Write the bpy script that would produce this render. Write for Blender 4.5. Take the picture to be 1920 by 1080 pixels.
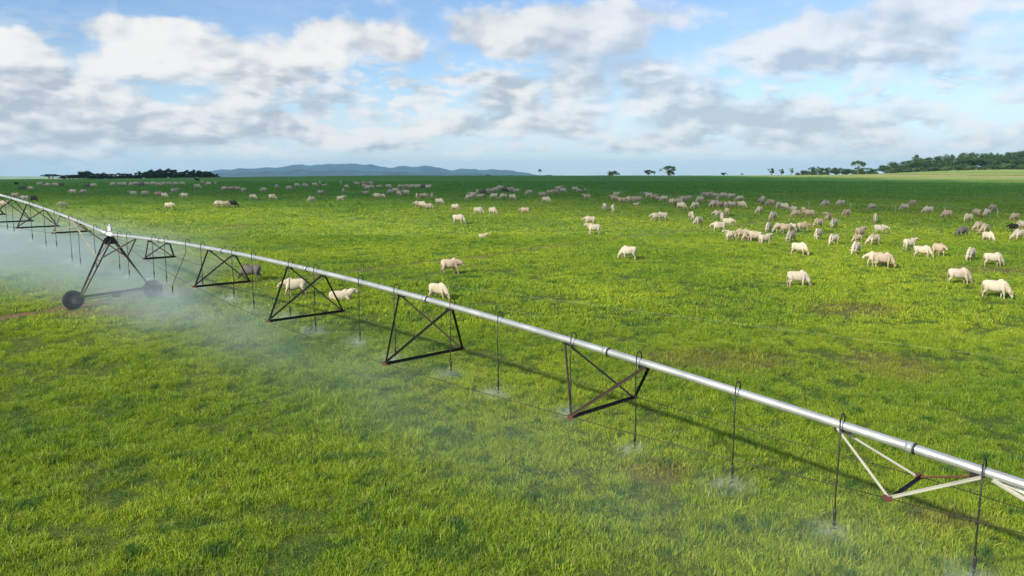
import bpy, bmesh, math, random
import numpy as np
from mathutils import Vector, Matrix
R = math.radians
random.seed(7); RNG = np.random.default_rng(11)
for o in list(bpy.data.objects): bpy.data.objects.remove(o)
scene = bpy.context.scene
COL = scene.collection

# ------------------------------------------------------------------ camera
cam_d = bpy.data.cameras.new('camera'); cam = bpy.data.objects.new('camera', cam_d); COL.objects.link(cam)
cam.location = (0, 0, 9); cam.rotation_euler = (R(90) - math.atan(215 / 1500), 0, 0)
cam_d.sensor_width = 36; cam_d.lens = 36 * 1500 / 1920; cam_d.clip_end = 30000; cam_d.clip_start = .2
scene.camera = cam
# ------------------------------------------------------------------ sun and exposure
SUN_EL = R(29); SUN_TO = Vector((.7185 * math.cos(SUN_EL), .6956 * math.cos(SUN_EL), -math.sin(SUN_EL)))   # the way the light travels
sl = bpy.data.lights.new('sun', 'SUN'); sl.energy = 4.4; sl.angle = R(1.1); sl.color = (1, .94, .80)
so = bpy.data.objects.new('sun', sl); COL.objects.link(so); so.rotation_euler = SUN_TO.to_track_quat('-Z', 'Y').to_euler()
vs = scene.view_settings; vs.view_transform = 'Standard'; vs.look = 'None'; vs.exposure = 0.45; vs.gamma = 1
scene.render.engine = 'CYCLES'; scene.cycles.volume_bounces = 1; scene.cycles.max_bounces = 5
scene.cycles.transparent_max_bounces = 16
try: scene.cycles.volume_step_rate = 2.0; scene.cycles.volume_max_steps = 64
except Exception: pass

# ------------------------------------------------------------------ node helpers
class NT:
    def __init__(s, tree): s.t = tree; s.n = tree.nodes; s.l = tree.links
    def new(s, typ, **kw):
        n = s.n.new(typ)
        for k, v in kw.items():
            if k == 'inp':
                for i, val in v.items(): s.put(n, i, val)
            else: setattr(n, k, v)
        return n
    def put(s, n, i, val):
        if isinstance(val, bpy.types.NodeSocket): s.l.new(val, n.inputs[i])
        else: n.inputs[i].default_value = val
    def math(s, op, a, b=0., c=0., clamp=False):
        n = s.n.new('ShaderNodeMath'); n.operation = op; n.use_clamp = clamp
        for i, v in enumerate((a, b, c)): s.put(n, i, v)
        return n.outputs[0]
    def vmath(s, op, a, b=(0, 0, 0), c=(0, 0, 0)):
        n = s.n.new('ShaderNodeVectorMath'); n.operation = op
        for i, v in enumerate((a, b, c)): s.put(n, i, v)
        return n.outputs['Value'] if op in ('LENGTH', 'DOT_PRODUCT', 'DISTANCE') else n.outputs[0]
    def noise(s, vec, scale, detail=4, rough=.55, dist=0.):
        n = s.n.new('ShaderNodeTexNoise'); s.put(n, 'Vector', vec); n.inputs['Scale'].default_value = scale
        n.inputs['Detail'].default_value = detail; n.inputs['Roughness'].default_value = rough
        n.inputs['Distortion'].default_value = dist
        return n.outputs['Fac']
    def ramp(s, f, a, b, c=0., d=1., smooth=True):
        n = s.n.new('ShaderNodeMapRange'); n.interpolation_type = 'SMOOTHSTEP' if smooth else 'LINEAR'
        s.put(n, 'Value', f)
        for k, v in zip(('From Min', 'From Max', 'To Min', 'To Max'), (a, b, c, d)): s.put(n, k, v)
        return n.outputs['Result']
    def mix(s, f, a, b, kind='RGBA', blend='MIX'):
        n = s.n.new('ShaderNodeMix'); n.data_type = kind
        if kind == 'RGBA': n.blend_type = blend; ia, ib, oo = 6, 7, 2
        else: ia, ib, oo = 2, 3, 0
        s.put(n, 0, f)
        for i, v in ((ia, a), (ib, b)):
            if isinstance(v, tuple) and len(v) == 3: v = v + (1.,)
            s.put(n, i, v)
        return n.outputs[oo]

def material(name):
    m = bpy.data.materials.new(name); m.use_nodes = True; m.node_tree.nodes.clear()
    t = NT(m.node_tree); t.out = t.new('ShaderNodeOutputMaterial'); return m, t
def principled(name, col, rough=.6, metal=0., var=.15, scale=4., bump=0., coord='Object'):
    m, t = material(name)
    tc = t.new('ShaderNodeTexCoord').outputs[coord]
    f = t.noise(tc, scale, 5, .6)
    f = t.ramp(f, .3, .7)
    lo = tuple(max(0, c * (1 - var)) for c in col); hi = tuple(min(1, c * (1 + var)) for c in col)
    c = t.mix(f, lo, hi)
    b = t.new('ShaderNodeBsdfPrincipled', inp={'Base Color': c, 'Roughness': rough, 'Metallic': metal})
    if bump:
        bn = t.new('ShaderNodeBump', inp={'Strength': bump, 'Height': t.noise(tc, scale * 3, 4)})
        t.l.new(bn.outputs[0], b.inputs['Normal'])
    t.l.new(b.outputs[0], t.out.inputs['Surface'])
    return m

# ------------------------------------------------------------------ sky: Nishita with procedural clouds
CF = 1500.; PC, PS = math.cos(math.atan(215 / 1500)), math.sin(math.atan(215 / 1500))
def azel(px, py):
    a = (px - 960) / CF; b = (540 - py) / CF
    v = Vector((a, PC + b * PS, -PS + b * PC)).normalized()
    return math.atan2(v.x, v.y), math.asin(v.z)
world = bpy.data.worlds.new('World'); scene.world = world; world.use_nodes = True
world.node_tree.nodes.clear(); w = NT(world.node_tree)
wout = w.new('ShaderNodeOutputWorld')
sky = w.new('ShaderNodeTexSky', sky_type='NISHITA', sun_disc=False, sun_elevation=SUN_EL, sun_rotation=R(225.9), altitude=300, air_density=1.0, dust_density=.6, ozone_density=2.5)
gen = w.new('ShaderNodeTexCoord').outputs['Generated']
sep = w.new('ShaderNodeSeparateXYZ', inp={0: gen})
az = w.math('ARCTAN2', sep.outputs[0], sep.outputs[1]); el = w.math('ARCSINE', sep.outputs[2])
pos = w.new('ShaderNodeCombineXYZ', inp={0: az, 1: el}).outputs[0]
stretch = w.vmath('MULTIPLY', pos, (1, 1.55, 1))
w1 = w.new('ShaderNodeTexNoise', inp={'Vector': stretch, 'Scale': 7., 'Detail': 5., 'Roughness': .6})
w2 = w.vmath('SUBTRACT', w1.outputs['Color'], (.5, .5, .5))
warp = w.vmath('MULTIPLY_ADD', w2, (.11, .06, 0), pos)
w3 = w.new('ShaderNodeTexNoise', inp={'Vector': stretch, 'Scale': 26., 'Detail': 4., 'Roughness': .6})
warp = w.vmath('MULTIPLY_ADD', w.vmath('SUBTRACT', w3.outputs['Color'], (.5, .5, .5)), (.035, .02, 0), warp)
def blobs(lst):
    acc = None
    for (px, py, rx, ry, amp) in lst:
        a, e = azel(px, py); sx, sy = CF / rx * 1., CF / ry * 1.
        q = w.vmath('MULTIPLY_ADD', warp, (sx, sy, 0), (-a * sx, -e * sy, 0))
        d = w.ramp(w.vmath('LENGTH', q), 0.15, 1.15, amp, 0.)
        acc = d if acc is None else w.math('ADD', acc, d)
    return acc
COVER = [(25, 110, 100, 62, 1.1), (90, 195, 190, 66, 1.), (280, 105, 135, 58, 1.), (250, 45, 190, 24, .5), (420, 120, 130, 70, .8), (520, 120, 120, 60, .45),
    (620, 80, 80, 60, 1.), (725, 80, 80, 55, .9), (370, 222, 180, 44, .95), (530, 240, 120, 45, .8), (618, 255, 50, 32, .8), (80, 275, 220, 50, .65),
    (915, 65, 130, 50, .7), (1060, 55, 200, 66, .9), (1230, 25, 180, 36, .4), (1130, 160, 240, 66, .75), (930, 180, 90, 60, .5), (1520, 85, 230, 62, 1.05), (1700, 80, 170, 70, .5),
    (860, 152, 80, 22, .6), (1000, 232, 170, 32, .75), (820, 240, 90, 34, .6), (700, 265, 110, 22, .5), (1268, 262, 60, 28, .7), (1340, 225, 260, 55, .65), (1540, 215, 190, 34, .55),
    (1640, 255, 80, 28, .75), (1490, 265, 100, 24, .5), (1830, 150, 220, 60, .35), (1850, 5, 230, 26, .5), (1180, 268, 110, 24, .5), (1880, 262, 130, 30, .35)]
SHADE = [(90, 210, 240, 62, .85), (150, 150, 150, 40, .25), (500, 130, 150, 40, .3), (540, 250, 120, 32, .9), (400, 245, 200, 24, .35), (720, 110, 90, 30, .25), (1060, 90, 230, 45, .45), (900, 95, 120, 30, .35),
    (1100, 150, 240, 60, .55), (1280, 190, 140, 60, .3), (1560, 118, 240, 34, .75), (1690, 80, 90, 50, .55), (930, 190, 90, 50, .7), (860, 262, 90, 26, .5), (1350, 235, 250, 55, .65), (1560, 222, 200, 26, .8),
    (1300, 272, 60, 18, .4), (1650, 272, 80, 16, .5), (1060, 250, 80, 16, .3), (60, 300, 240, 30, .1)]
HILITE = [(30, 85, 90, 45, .8), (270, 90, 110, 60, .9), (610, 70, 55, 45, .8), (730, 62, 60, 30, .5), (612, 245, 40, 24, .8), (400, 195, 130, 28, .6), (1480, 70, 140, 34, .55), (1268, 252, 34, 18, .5), (1645, 245, 40, 14, .5), (990, 222, 90, 16, .4), (1010, 45, 120, 36, .3), (855, 150, 60, 12, .5), (450, 185, 60, 20, .3)]
cov = blobs(COVER); shd = blobs(SHADE); hil = blobs(HILITE)
def billow(vec, sc, det, k=.5):
    """rounded cauliflower lumps: noise plus two sizes of smooth cells"""
    n_ = w.noise(vec, sc, det, .52); q_ = w.vmath('MULTIPLY_ADD', w.new('ShaderNodeTexNoise', inp={'Vector': vec, 'Scale': sc * 1.6, 'Detail': 3.}).outputs['Color'], (.05, .05, 0), vec)
    for f_, a_ in ((1.5, .62), (3.4, .34)):
        v_ = w.new('ShaderNodeTexVoronoi', voronoi_dimensions='2D', feature='SMOOTH_F1', inp={'Vector': q_, 'Scale': sc * f_, 'Smoothness': .35})
        n_ = w.math('ADD', n_, w.math('MULTIPLY', w.math('SUBTRACT', .42, v_.outputs['Distance']), a_ * k))
    return n_
nz = billow(stretch, 10., 6)
nz_up = billow(w.vmath('ADD', stretch, (-.012, .026, 0)), 10., 6)
thin = w.noise(w.vmath('MULTIPLY', pos, (1, 3.2, 1)), 4., 7, .65)
inside = w.ramp(w.math('ABSOLUTE', az), .75, 1.1, 0., 1.)          # away from the modelled part of the sky the cover is plain noise
cov = w.math('ADD', cov, w.math('MULTIPLY', inside, w.ramp(thin, .42, .62, 0., .9)))
dens = w.math('ADD', cov, w.math('MULTIPLY', w.math('SUBTRACT', nz, .5), 1.5))
alpha = w.ramp(dens, .02, .66)
lowp = w.vmath('MULTIPLY', pos, (1, 2.6, 1))
lown = billow(lowp, 15., 5); lown_up = billow(w.vmath('ADD', lowp, (-.008, .02, 0)), 15., 5)
low_a = w.math('MULTIPLY', w.ramp(w.math('ADD', lown, w.math('MULTIPLY', w.math('SUBTRACT', w.noise(pos, 3.5, 2), .5), .5)), .43, .62, 0., .82), w.math('MULTIPLY', w.ramp(el, .006, .03, .0, 1.), w.ramp(el, .19, .10, 0., 1.)))
alpha = w.math('MAXIMUM', alpha, low_a)
wisp = w.math('MULTIPLY', w.math('MULTIPLY', w.ramp(thin, .42, .74, 0., .62), w.ramp(az, -.25, .35, .5, .85)), w.ramp(el, .30, .05, .35, 1.))
alpha = w.math('MAXIMUM', alpha, wisp)
soft = w.noise(stretch, 8., 3, .5); soft_up = w.noise(w.vmath('ADD', stretch, (-.02, .05, 0)), 8., 3, .5)
relief = w.math('ADD', w.math('ADD', w.math('MULTIPLY', w.math('SUBTRACT', nz, nz_up), 1.7), w.math('MULTIPLY', w.math('SUBTRACT', soft, soft_up), 1.5)), w.math('MULTIPLY', w.math('MULTIPLY', w.math('SUBTRACT', lown, lown_up), 1.6), w.ramp(el, .19, .10, 0., 1.)))
lit = w.math('ADD', w.math('SUBTRACT', w.math('ADD', .60, w.math('MULTIPLY', hil, .5)), w.math('MULTIPLY', shd, .56)), relief)
lit = w.math('ADD', lit, 0., 0., clamp=True)
ccol = w.mix(w.ramp(lit, 0., .6, 0., 1., False), (.37, .42, .48), (.58, .60, .62))
ccol = w.mix(w.ramp(lit, .5, 1., 0., 1., False), ccol, (.69, .69, .68))
alpha = w.math('MULTIPLY', w.math('MULTIPLY', alpha, w.ramp(az, -.12, .25, 1., .80)), w.ramp(el, -.02, .03, .35, 1.))
bg_sky = w.new('ShaderNodeBackground', inp={'Color': w.mix(1., sky.outputs[0], (.86, .93, 1.04), blend='MULTIPLY'), 'Strength': .115})
hz = w.new('ShaderNodeBackground', inp={'Color': (.54, .655, .74, 1), 'Strength': 1.})
base = w.new('ShaderNodeMixShader', inp={0: w.math('ADD', w.ramp(el, .13, .0, .0, .75), w.ramp(az, -.1, .6, 0., .08)), 1: bg_sky.outputs[0], 2: hz.outputs[0]})
cb = w.new('ShaderNodeBackground', inp={'Color': ccol, 'Strength': 1.0})
fin = w.new('ShaderNodeMixShader', inp={0: alpha, 1: base.outputs[0], 2: cb.outputs[0]})
w.l.new(fin.outputs[0], wout.inputs['Surface'])

# ------------------------------------------------------------------ object helpers
def tag(o, label=None, cat=None, group=None, kind=None):
    if label: o['label'] = label
    if cat: o['category'] = cat
    if group: o['group'] = group
    if kind: o['kind'] = kind
    return o
def link(name, me, parent=None, mats=()):
    o = bpy.data.objects.new(name, me); COL.objects.link(o)
    for m in mats: me.materials.append(m)
    if parent: o.parent = parent
    return o
def mesh(name, verts, faces, parent=None, mats=(), smooth=False):
    me = bpy.data.meshes.new(name); me.from_pydata([tuple(v) for v in verts], [], faces); me.update()
    if smooth: me.polygons.foreach_set('use_smooth', [True] * len(me.polygons))
    return link(name, me, parent, mats)
def bmobj(name, bm, parent=None, mats=(), smooth=False):
    me = bpy.data.meshes.new(name); bmesh.ops.recalc_face_normals(bm, faces=bm.faces[:]); bm.to_mesh(me); bm.free()
    if smooth: me.polygons.foreach_set('use_smooth', [True] * len(me.polygons))
    return link(name, me, parent, mats)
def empty(name, loc=(0, 0, 0), rz=0.):
    o = bpy.data.objects.new(name, None); COL.objects.link(o); o.location = loc; o.rotation_euler = (0, 0, rz); o.empty_display_size = .3; return o
def kids(o): return [c for c in bpy.data.objects if c.parent == o]
def copy_tree(o, children, parent=None):
    c = o.copy(); COL.objects.link(c); c.parent = parent
    for ch in children.get(o, []): copy_tree(ch, children, c)
    return c
def tree_map(o, d=None):
    d = {} if d is None else d
    d[o] = kids(o)
    for c in d[o]: tree_map(c, d)
    return d
def frame_of(a):
    a = a.normalized(); r = Vector((0, 0, 1)) if abs(a.z) < .95 else Vector((1, 0, 0))
    s = a.cross(r).normalized(); return s, s.cross(a).normalized()
def tube(bm, pts, rad, n=8, cap=True, flat=1.):
    """swept round (or flattened) bar through pts, rad is a number or one per point"""
    pts = [Vector(p) for p in pts]; rs = rad if isinstance(rad, (list, tuple)) else [rad] * len(pts)
    rings = []; s0 = None
    for i, p in enumerate(pts):
        d = (pts[min(i + 1, len(pts) - 1)] - pts[max(i - 1, 0)])
        s, u = frame_of(d)
        if s0 is not None and s.dot(s0) < 0: s, u = -s, -u
        s0 = s
        rr = rs[i] if isinstance(rs[i], (list, tuple)) else (rs[i], rs[i] * flat)
        rings.append([bm.verts.new(p + s * math.cos(k * 2 * math.pi / n) * rr[0] + u * math.sin(k * 2 * math.pi / n) * rr[1]) for k in range(n)])
    for a, b in zip(rings, rings[1:]):
        for k in range(n): bm.faces.new((a[k], a[(k + 1) % n], b[(k + 1) % n], b[k]))
    if cap: bm.faces.new(rings[0][::-1]); bm.faces.new(rings[-1])
def angle_bar(bm, a, b, size=.06, th=.008, roll=0.):
    """L-section steel bar from a to b"""
    a, b = Vector(a), Vector(b); s, u = frame_of(b - a)
    m = Matrix.Rotation(roll, 3, (b - a).normalized()); s, u = m @ s, m @ u
    prof = [(0, 0), (size, 0), (size, th), (th, th), (th, size), (0, size)]
    r = [[bm.verts.new(p + s * x + u * y) for x, y in prof] for p in (a, b)]
    for k in range(6): bm.faces.new((r[0][k], r[0][(k + 1) % 6], r[1][(k + 1) % 6], r[1][k]))
    bm.faces.new(r[0][::-1]); bm.faces.new(r[1])
def box(bm, c, d, rot=None):
    g = bmesh.ops.create_cube(bm, size=1.)
    M = Matrix.Translation(c) @ (rot or Matrix()) @ Matrix.Diagonal((d[0], d[1], d[2], 1))
    bmesh.ops.transform(bm, matrix=M, verts=g['verts'])

def smooth(a, b, x):
    t = np.clip((x - a) / (b - a), 0, 1)
    return t * t * (3 - 2 * t)
def terrain(X, Y):
    """height of the field: a slope rising away from the near end, a crest, a valley beyond, higher land to the far right"""
    X = np.asarray(X, float); Y = np.asarray(Y, float)
    base = np.interp(Y, [-60, 0, 9.5, 30, 47.6, 62, 104, 125, 187, 250, 300, 345, 420, 520, 700, 1200, 9000],
                     [-4.5, -1.87, -1.26, .1, 1.2, 1.75, 2.95, 3.5, 5.2, 6.55, 7.5, 8.05, 7.6, 5.5, 0, -12, -20])
    left = np.interp(Y, [-60, 0, 9.5, 30, 47.6, 62, 104, 125, 187, 250, 300, 345, 420, 520, 700, 1200, 9000],
                     [-4.5, -1.87, -1.26, .1, 1.2, 1.75, 2.95, 3.5, 5.1, 6.1, 6.55, 6.5, 5.5, 3, -2, -12, -20])
    right = np.interp(Y, [-60, 0, 9.5, 30, 47.6, 62, 104, 125, 187, 250, 330, 400, 600, 1000, 2000, 9000],
                      [-4.5, -1.87, -1.26, .1, 1.2, 1.75, 2.95, 3.5, 5.0, 6.05, 7.7, 9.0, 12.2, 16, 18, -20])
    a = X / np.maximum(Y, 60)
    L = smooth(-.12, -.62, a) if False else 1 - smooth(-.62, -.12, a)
    R = smooth(.24, .62, a)
    z = base * (1 - L - R) + left * L + right * R
    bump = .12 * np.sin(X * .11 + 1.3) * np.sin(Y * .09) + .07 * np.sin(X * .31 + Y * .17) + .05 * np.sin(X * .23 - Y * .41 + 2)
    return z + bump * np.clip(Y / 40 - .6, 0, 1) * .8


def gz(x, y): return float(terrain(x, y))

# ------------------------------------------------------------------ ground, one sheet to the horizon
ys = np.concatenate([np.arange(-60, 120, 1.2), np.arange(120, 420, 3.), np.geomspace(420, 7700, 50)])
us = np.concatenate([np.linspace(-3.2, -.8, 28)[:-1], np.linspace(-.8, .8, 150), np.linspace(.8, 3.2, 28)[1:]])
wd = 60 + np.maximum(ys, 0) * 1.0
GX = us[None, :] * wd[:, None]; GY = np.repeat(ys[:, None], len(us), 1)
GX = np.clip(GX, -8300, 8300)
GZ = terrain(GX, GY)
V = np.stack([GX.ravel(), GY.ravel(), GZ.ravel()], 1); nu = len(us)
FC = [(j * nu + i, j * nu + i + 1, (j + 1) * nu + i + 1, (j + 1) * nu + i) for j in range(len(ys) - 1) for i in range(nu - 1)]
TRK_A = Vector((-26.07, 46.36)); TRK_D = Vector((.72, .694)).normalized()           # wheel track through the drive tower
def far_field_line(t, P):
    """signed distance beyond the edge of the far sunlit field"""
    return t.math('SUBTRACT', t.math('MULTIPLY', t.vmath('DOT_PRODUCT', P, (.762, .648, 0)), 1.), 281.)
PATCH = [(37, 60, 5, 2.2), (-33, 96, 4, 3.), (9.5, 36, 4, 2.), (12, 21, 1.2, .8), (4.6, 24, 1.4, .9), (17, 35, 2.2, 2.4), (20, 46, 3, 2), (-34, 41, 2.5, 1.4), (-23.6, 45.0, 2.8, .9), (-31.5, 45.0, 2.6, .8)]
def grass_colour(t, P):
    n1 = t.noise(P, .055, 5, .6); n2 = t.noise(P, .35, 5, .65); n3 = t.noise(P, 1.7, 4, .6)
    c = t.mix(t.ramp(n1, .35, .65), (.225, .360, .026), (.405, .505, .034))
    c = t.mix(t.ramp(n2, .50, .74, 0., .8), c, (.055, .165, .040))
    c = t.mix(t.ramp(n2, .48, .26, 0., .55), c, (.310, .400, .025))
    n4 = t.noise(P, .9, 4, .7)
    c = t.mix(t.ramp(n4, .52, .66, 0., .85), c, (.050, .165, .034))
    c = t.mix(t.ramp(n3, .60, .76, 0., .6), c, (.330, .330, .090))
    yy_ = t.new('ShaderNodeSeparateXYZ', inp={0: P}).outputs[1]
    c = t.mix(t.ramp(yy_, 100., 200., 0., .8), c, (.072, .285, .045))          # cloud shade painted in: far grass tinted a deeper green
    fl = far_field_line(t, P)
    far = t.ramp(fl, -3., 3.)
    strips = t.noise(t.vmath('MULTIPLY', P, (.02, .35, 0)), .35, 3)
    fc = t.mix(t.ramp(strips, .4, .6), (.34, .40, .10), (.25, .34, .09))
    fc = t.mix(t.ramp(t.noise(t.vmath('MULTIPLY', P, (.2, 1., 0)), .06, 5), .60, .66), fc, (.44, .34, .16))
    flw = t.math('ADD', fl, t.math('MULTIPLY', t.math('SUBTRACT', t.noise(P, .012, 4), .5), 60.))
    band = lambda a, w_: t.ramp(t.math('ABSOLUTE', t.math('SUBTRACT', flw, a)), w_ * .5, w_, 1., 0.)
    brk = t.ramp(t.noise(P, .035, 4), .42, .6, .15, 1.)
    fc = t.mix(t.math('MULTIPLY', band(16., 16.), brk), fc, (.13, .21, .04))
    fc = t.mix(t.math('MULTIPLY', band(75., 20.), brk), fc, (.46, .36, .20))
    fc = t.mix(t.math('MULTIPLY', band(112., 15.), brk), fc, (.20, .17, .06))
    fc = t.mix(t.math('MULTIPLY', band(190., 30.), .8), fc, (.20, .30, .07))
    return c, n2, n3, fc, far
def patches(t, P, n):
    acc = None
    for (x, y, rx, ry) in PATCH:
        q = t.vmath('MULTIPLY_ADD', P, (1 / rx, 1 / ry, 0), (-x / rx, -y / ry, 0))
        d = t.ramp(t.math('ADD', t.vmath('LENGTH', q), t.math('MULTIPLY', t.math('SUBTRACT', n, .5), 2.2)), .5, 1.3, 1., 0.)
        acc = d if acc is None else t.math('MAXIMUM', acc, d)
    # the wheel track
    q = t.vmath('SUBTRACT', P, (TRK_A.x, TRK_A.y, 0))
    side = t.math('ABSOLUTE', t.vmath('DOT_PRODUCT', q, (-TRK_D.y, TRK_D.x, 0)))
    d = t.ramp(t.math('ADD', side, t.math('MULTIPLY', t.math('SUBTRACT', n, .5), 1.6)), .25, .75, 1., 0.)
    return t.math('MAXIMUM', acc, d)
mg, t = material('pasture_ground')
P = t.vmath('MULTIPLY', t.new('ShaderNodeNewGeometry').outputs['Position'], (1, 1, 0))
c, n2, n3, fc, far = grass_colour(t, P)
fine = t.noise(P, 7., 5, .7)
c = t.mix(t.ramp(fine, .35, .62, .55, 0.), c, (.035, .07, .015))
yy = t.new('ShaderNodeSeparateXYZ', inp={0: P}).outputs[1]
c = t.mix(t.ramp(yy, 45., 95., .75, .0), c, t.mix(fine, (.028, .045, .012), (.085, .13, .024)))      # soil and thatch between the tufts near by, a closed sward seen flat-on farther off
dirt = t.math('MULTIPLY', patches(t, P, n3), .34)
track = t.ramp(t.vmath('LENGTH', t.vmath('MULTIPLY_ADD', P, (1 / 9., 1 / 3., 0), (27. / 9, -45.5 / 3., 0))), .6, 1.2, 1., 0.)
dirt = t.math('MULTIPLY', dirt, t.math('MULTIPLY_ADD', track, 1.1, 1.), 0., True)
c = t.mix(dirt, c, (.27, .145, .085))
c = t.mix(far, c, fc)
b = t.new('ShaderNodeBsdfPrincipled', inp={'Base Color': c, 'Roughness': .9, 'Specular IOR Level': .15})
hgt = t.math('ADD', t.math('MULTIPLY', fine, .5), t.noise(P, 1.1, 5, .65))
bmp = t.new('ShaderNodeBump', inp={'Strength': .9, 'Distance': .45, 'Height': hgt}); t.l.new(bmp.outputs[0], b.inputs['Normal'])
t.l.new(b.outputs[0], t.out.inputs['Surface'])
tag(mesh('ground', V, FC, None, (mg,), True), kind='structure')

# ------------------------------------------------------------------ distant hills
def ridge(name, Y, prof, col, depth, seed):
    rng = np.random.default_rng(seed)
    xs = [(p[0] - 960) / 1500 * Y for p in prof]; zs = [9 + (325 - p[1]) / 1500 * Y for p in prof]
    X = np.linspace(xs[0] , xs[-1], 260); Zt = np.interp(X, xs, zs)
    wob = sum(np.sin(X * k / Y * 40 + ph) * a for k, ph, a in ((3, 1, 3.), (7.3, 2, 1.8), (17, .5, 1.), (41, 3, .7)))
    Zt = Zt + wob * Y / 6500
    K = 14; vv = []; ff = []
    for j in range(K):
        f = j / (K - 1); prof_f = math.sin(min(f * 2, 1) * math.pi / 2) if f < .5 else math.cos((f - .5) * math.pi)
        for i, x in enumerate(X):
            spur = 1 + (.22 * math.sin(x * 60 / Y + j * .7) + .12 * math.sin(x * 140 / Y - j)) * math.sin(f * 2 * math.pi if f < .5 else 0)
            vv.append((x, Y - depth * .5 + f * depth, -22 + (Zt[i] + 22) * max(prof_f, 0) * (spur if f < .5 else 1)))
    n = len(X)
    for j in range(K - 1):
        for i in range(n - 1): ff.append((j * n + i, j * n + i + 1, (j + 1) * n + i + 1, (j + 1) * n + i))
    return tag(mesh(name, vv, ff, None, (col,), True), kind='structure')
hillm = principled('hill_forest', (.022, .050, .055), .95, 0, .4, .006)
ridge('hills', 6500, [(330, 334), (405, 325), (430, 320), (475, 317), (520, 314), (550, 311), (600, 312), (655, 307), (700, 309), (735, 317), (760, 314), (800, 311), (830, 316), (850, 319), (870, 316), (900, 321), (925, 317), (955, 320), (985, 324), (1015, 328), (1060, 334)], hillm, 1500, 3)
ridge('hills', 4200, [(380, 333), (430, 325), (500, 322), (560, 319), (620, 321), (660, 319), (720, 322), (760, 324), (820, 322), (900, 326), (960, 329), (1000, 334)], hillm, 900, 5)

# ------------------------------------------------------------------ the cloud whose shadow lies on the far pasture (it stands to the left, behind the camera)
CH = 900.; off = Vector((-SUN_TO.x, -SUN_TO.y)) * (CH / -SUN_TO.z)
SHAPE = [(-330, 190), (-170, 158), (-95, 147), (-55, 143), (-20, 139), (-5, 131), (14, 121), (30, 108), (45, 100), (58, 99), (74, 96), (95, 99), (140, 118), (215, 165), (205, 203), (150, 243), (118, 283), (92, 320), (70, 365), (30, 430), (-60, 480), (-200, 470), (-330, 400), (-400, 290)]
def cloud_mesh():
    pts = []
    for i in range(len(SHAPE)):
        a = Vector(SHAPE[i]); b = Vector(SHAPE[(i + 1) % len(SHAPE)])
        for k in range(6):
            q = a.lerp(b, k / 6); pts.append(q)
    cx = Vector((-60, 270)); vv = []; ff = []; n = len(pts); K = 10
    drift = Vector((SUN_TO.x, SUN_TO.y)).normalized()
    for j in range(K + 1):
        f = j / K
        for i, q in enumerate(pts):
            r = 1 - f * .985; z = 34 * math.sqrt(max(0, 1 - r * r)) if r < 1 else 0
            z *= 1 + .25 * math.sin(i * .9 + j) ; w_ = 1 + .010 * math.sin(i * 1.7) * (1 if j == 0 else .5)
            p = cx + (q - cx) * r * w_ - drift * z * 1.8 * 0
            vv.append((p.x + off.x, p.y + off.y, CH + z))
    for j in range(K):
        for i in range(n): ff.append((j * n + i, j * n + (i + 1) % n, (j + 1) * n + (i + 1) % n, (j + 1) * n + i))
    ff.append(tuple(range(K * n, K * n + n)))
    # underside, slightly bellied
    m = len(vv)
    for j in range(1, 5):
        r = 1 - j / 4 * .97
        for i, q in enumerate(pts):
            p = cx + (q - cx) * r; vv.append((p.x + off.x, p.y + off.y, CH - 5 * j * (1 + .3 * math.sin(i * .7 + j))))
    rows = [0] + [m + k * n for k in range(4)]
    for a, b in zip(rows, rows[1:]):
        for i in range(n): ff.append((a + (i + 1) % n, a + i, b + i, b + (i + 1) % n))
    ff.append(tuple(range(rows[-1] + n - 1, rows[-1] - 1, -1)))
    return vv, ff
cm, t = material('cloud_white')
tpos = t.new('ShaderNodeNewGeometry').outputs['Position']
cb_ = t.new('ShaderNodeBsdfDiffuse', inp={'Color': (.8, .81, .83, 1)}); ct = t.new('ShaderNodeBsdfTransparent')
cmx = t.new('ShaderNodeMixShader', inp={0: t.ramp(t.noise(tpos, .011, 4), .3, .7, .72, .52), 1: ct.outputs[0], 2: cb_.outputs[0]}); t.l.new(cmx.outputs[0], t.out.inputs['Surface'])
vv, ff = cloud_mesh(); tag(mesh('cloud', vv, ff, None, (cm,), True), kind='structure')

# ------------------------------------------------------------------ grass
def grass_material(name, far_kind=False):
    m, t = material(name)
    P = t.vmath('MULTIPLY', t.new('ShaderNodeNewGeometry').outputs['Position'], (1, 1, 0))
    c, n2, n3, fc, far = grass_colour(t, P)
    at = t.new('ShaderNodeAttribute', attribute_name='tint')
    ti = at.outputs['Fac']
    c = t.mix(t.ramp(ti, .0, 1., 0., 1., False), t.mix(1., c, (.45, .62, .66), blend='MULTIPLY'), t.mix(1., c, (1.55, 1.32, 1.3), blend='MULTIPLY'))
    c = t.mix(t.ramp(ti, .91, .95, 0., .75), c, (.40, .36, .17))
    dirt = t.math('MULTIPLY', patches(t, P, n3), .4)
    c = t.mix(dirt, c, (.30, .24, .07))
    b = t.new('ShaderNodeBsdfPrincipled', inp={'Base Color': c, 'Roughness': .55, 'Specular IOR Level': .22})
    tr = t.new('ShaderNodeBsdfTranslucent', inp={'Color': t.mix(1., c, (1.1, 1.15, .6), blend='MULTIPLY')})
    mx = t.new('ShaderNodeMixShader', inp={0: .35, 1: b.outputs[0], 2: tr.outputs[0]})
    t.l.new(mx.outputs[0], t.out.inputs['Surface'])
    return m
gmat = grass_material('grass_blades')
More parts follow.
